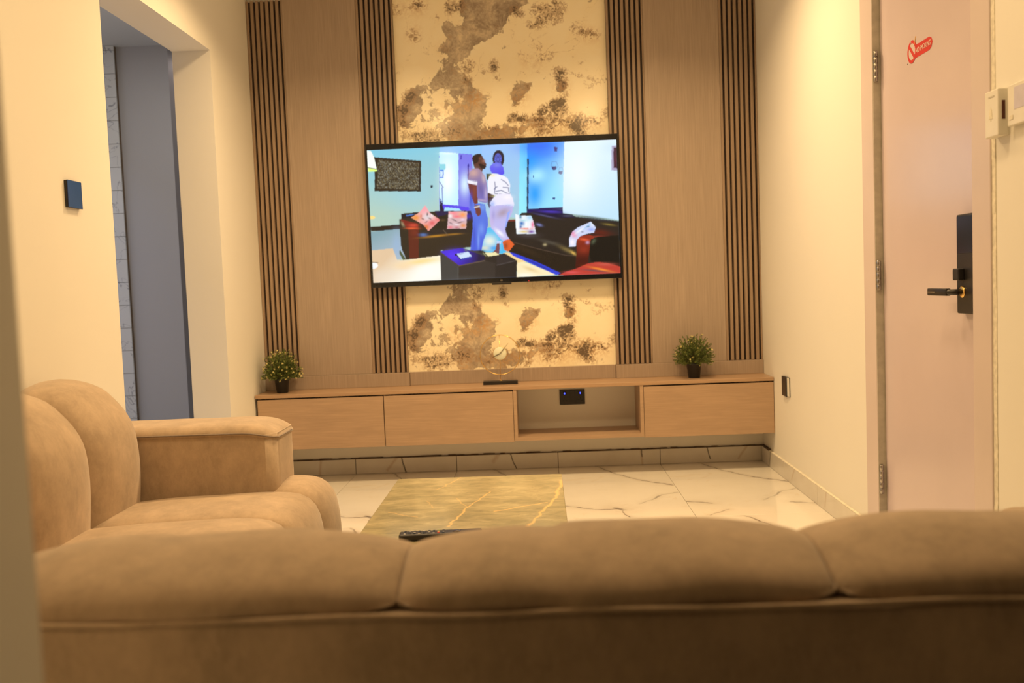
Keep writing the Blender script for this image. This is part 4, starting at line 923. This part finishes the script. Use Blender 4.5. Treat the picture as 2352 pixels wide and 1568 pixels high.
tx = bpy.data.objects.new('lettering', cu); COL.objects.link(tx); tx.parent = st; tx.location = Vector((LX-.0016, -2.272, 1.822))-wloc(st); tx.rotation_euler = (math.radians(90), 0, math.radians(-90)); tx.scale = (.82, 1, 1)
obj('mark', lathe([(0, 0), (.003, 0), (0, -.001)], (LX-.0002, -2.138, 1.795), 8, 'x'), M['dark_metal'], dr)

# ---------------------------------------------------------------- small wall fittings
sw = thing('wall_switch', 'navy blue glass wall switch on the left wall above the side sofa', 'switch', (XL, -2.222, 1.46))
obj('back_plate', box(XL+.0003, XL+.010, -2.270, -2.172, 1.414, 1.507, .001, 1), M['black'], sw)
obj('touch_glass', box(XL+.010, XL+.013, -2.271, -2.171, 1.413, 1.508, .001, 1), M['navy'], sw)

so = thing('wall_socket', 'black single socket on the right wall beside the cabinet end', 'socket', (XR, -.56, .495))
obj('frame', box(XR-.004, XR-.0003, -.622, -.498, .446, .548, .001, 1), M['black'], so)
obj('cream_insert', box(XR-.007, XR-.004, -.619, -.503, .449, .546, .001, 1), M['white_pl'], so)
obj('plate', box(XR-.013, XR-.007, -.584, -.499, .445, .549, .002, 1), M['black'], so)

ch = thing('door_chime', 'cream door chime box with a dark window beside the entrance door', 'door chime', (XR, -2.85, 1.50))
obj('body', box(1.253, XR-.0063, -2.889, -2.816, 1.437, 1.563, .003, 2), M['white_pl'], ch)
obj('mounting_plate', box(XR-.0065, XR-.0003, -2.886, -2.815, 1.440, 1.560), M['white_pl'], ch)
obj('window', box(1.2635, 1.2725, -2.8895, -2.8875, 1.480, 1.530), M['slot'], ch)
bell = [(-2.838, 1.486), (-2.842, 1.492), (-2.844, 1.510), (-2.850, 1.518), (-2.856, 1.510), (-2.858, 1.492), (-2.862, 1.486)]
obj('bell_mark', flat(bell, 1.2522, .001), M['plaster'], ch); obj('bell_mark', flat([(-2.847, 1.484), (-2.850, 1.480), (-2.853, 1.484)], 1.2522, .001), M['plaster'], ch)
obj('speaker_slot', box(1.2522, 1.2535, -2.870, -2.838, 1.543, 1.547), M['reveal'], ch)

th2 = thing('wall_controller', 'cream wall control panel with a small display at the right photo edge', 'control panel', (XR, -2.98, 1.50))
obj('housing', box(1.268, XR-.0003, -3.06, -2.910, 1.455, 1.562, .002), M['white_pl'], th2)
obj('display', box(1.2672, 1.2690, -3.04, -2.945, 1.495, 1.552), M['display'], th2)
obj('button', box(1.2665, 1.2685, -2.940, -2.922, 1.470, 1.482, .0008, 1), M['plaster'], th2)
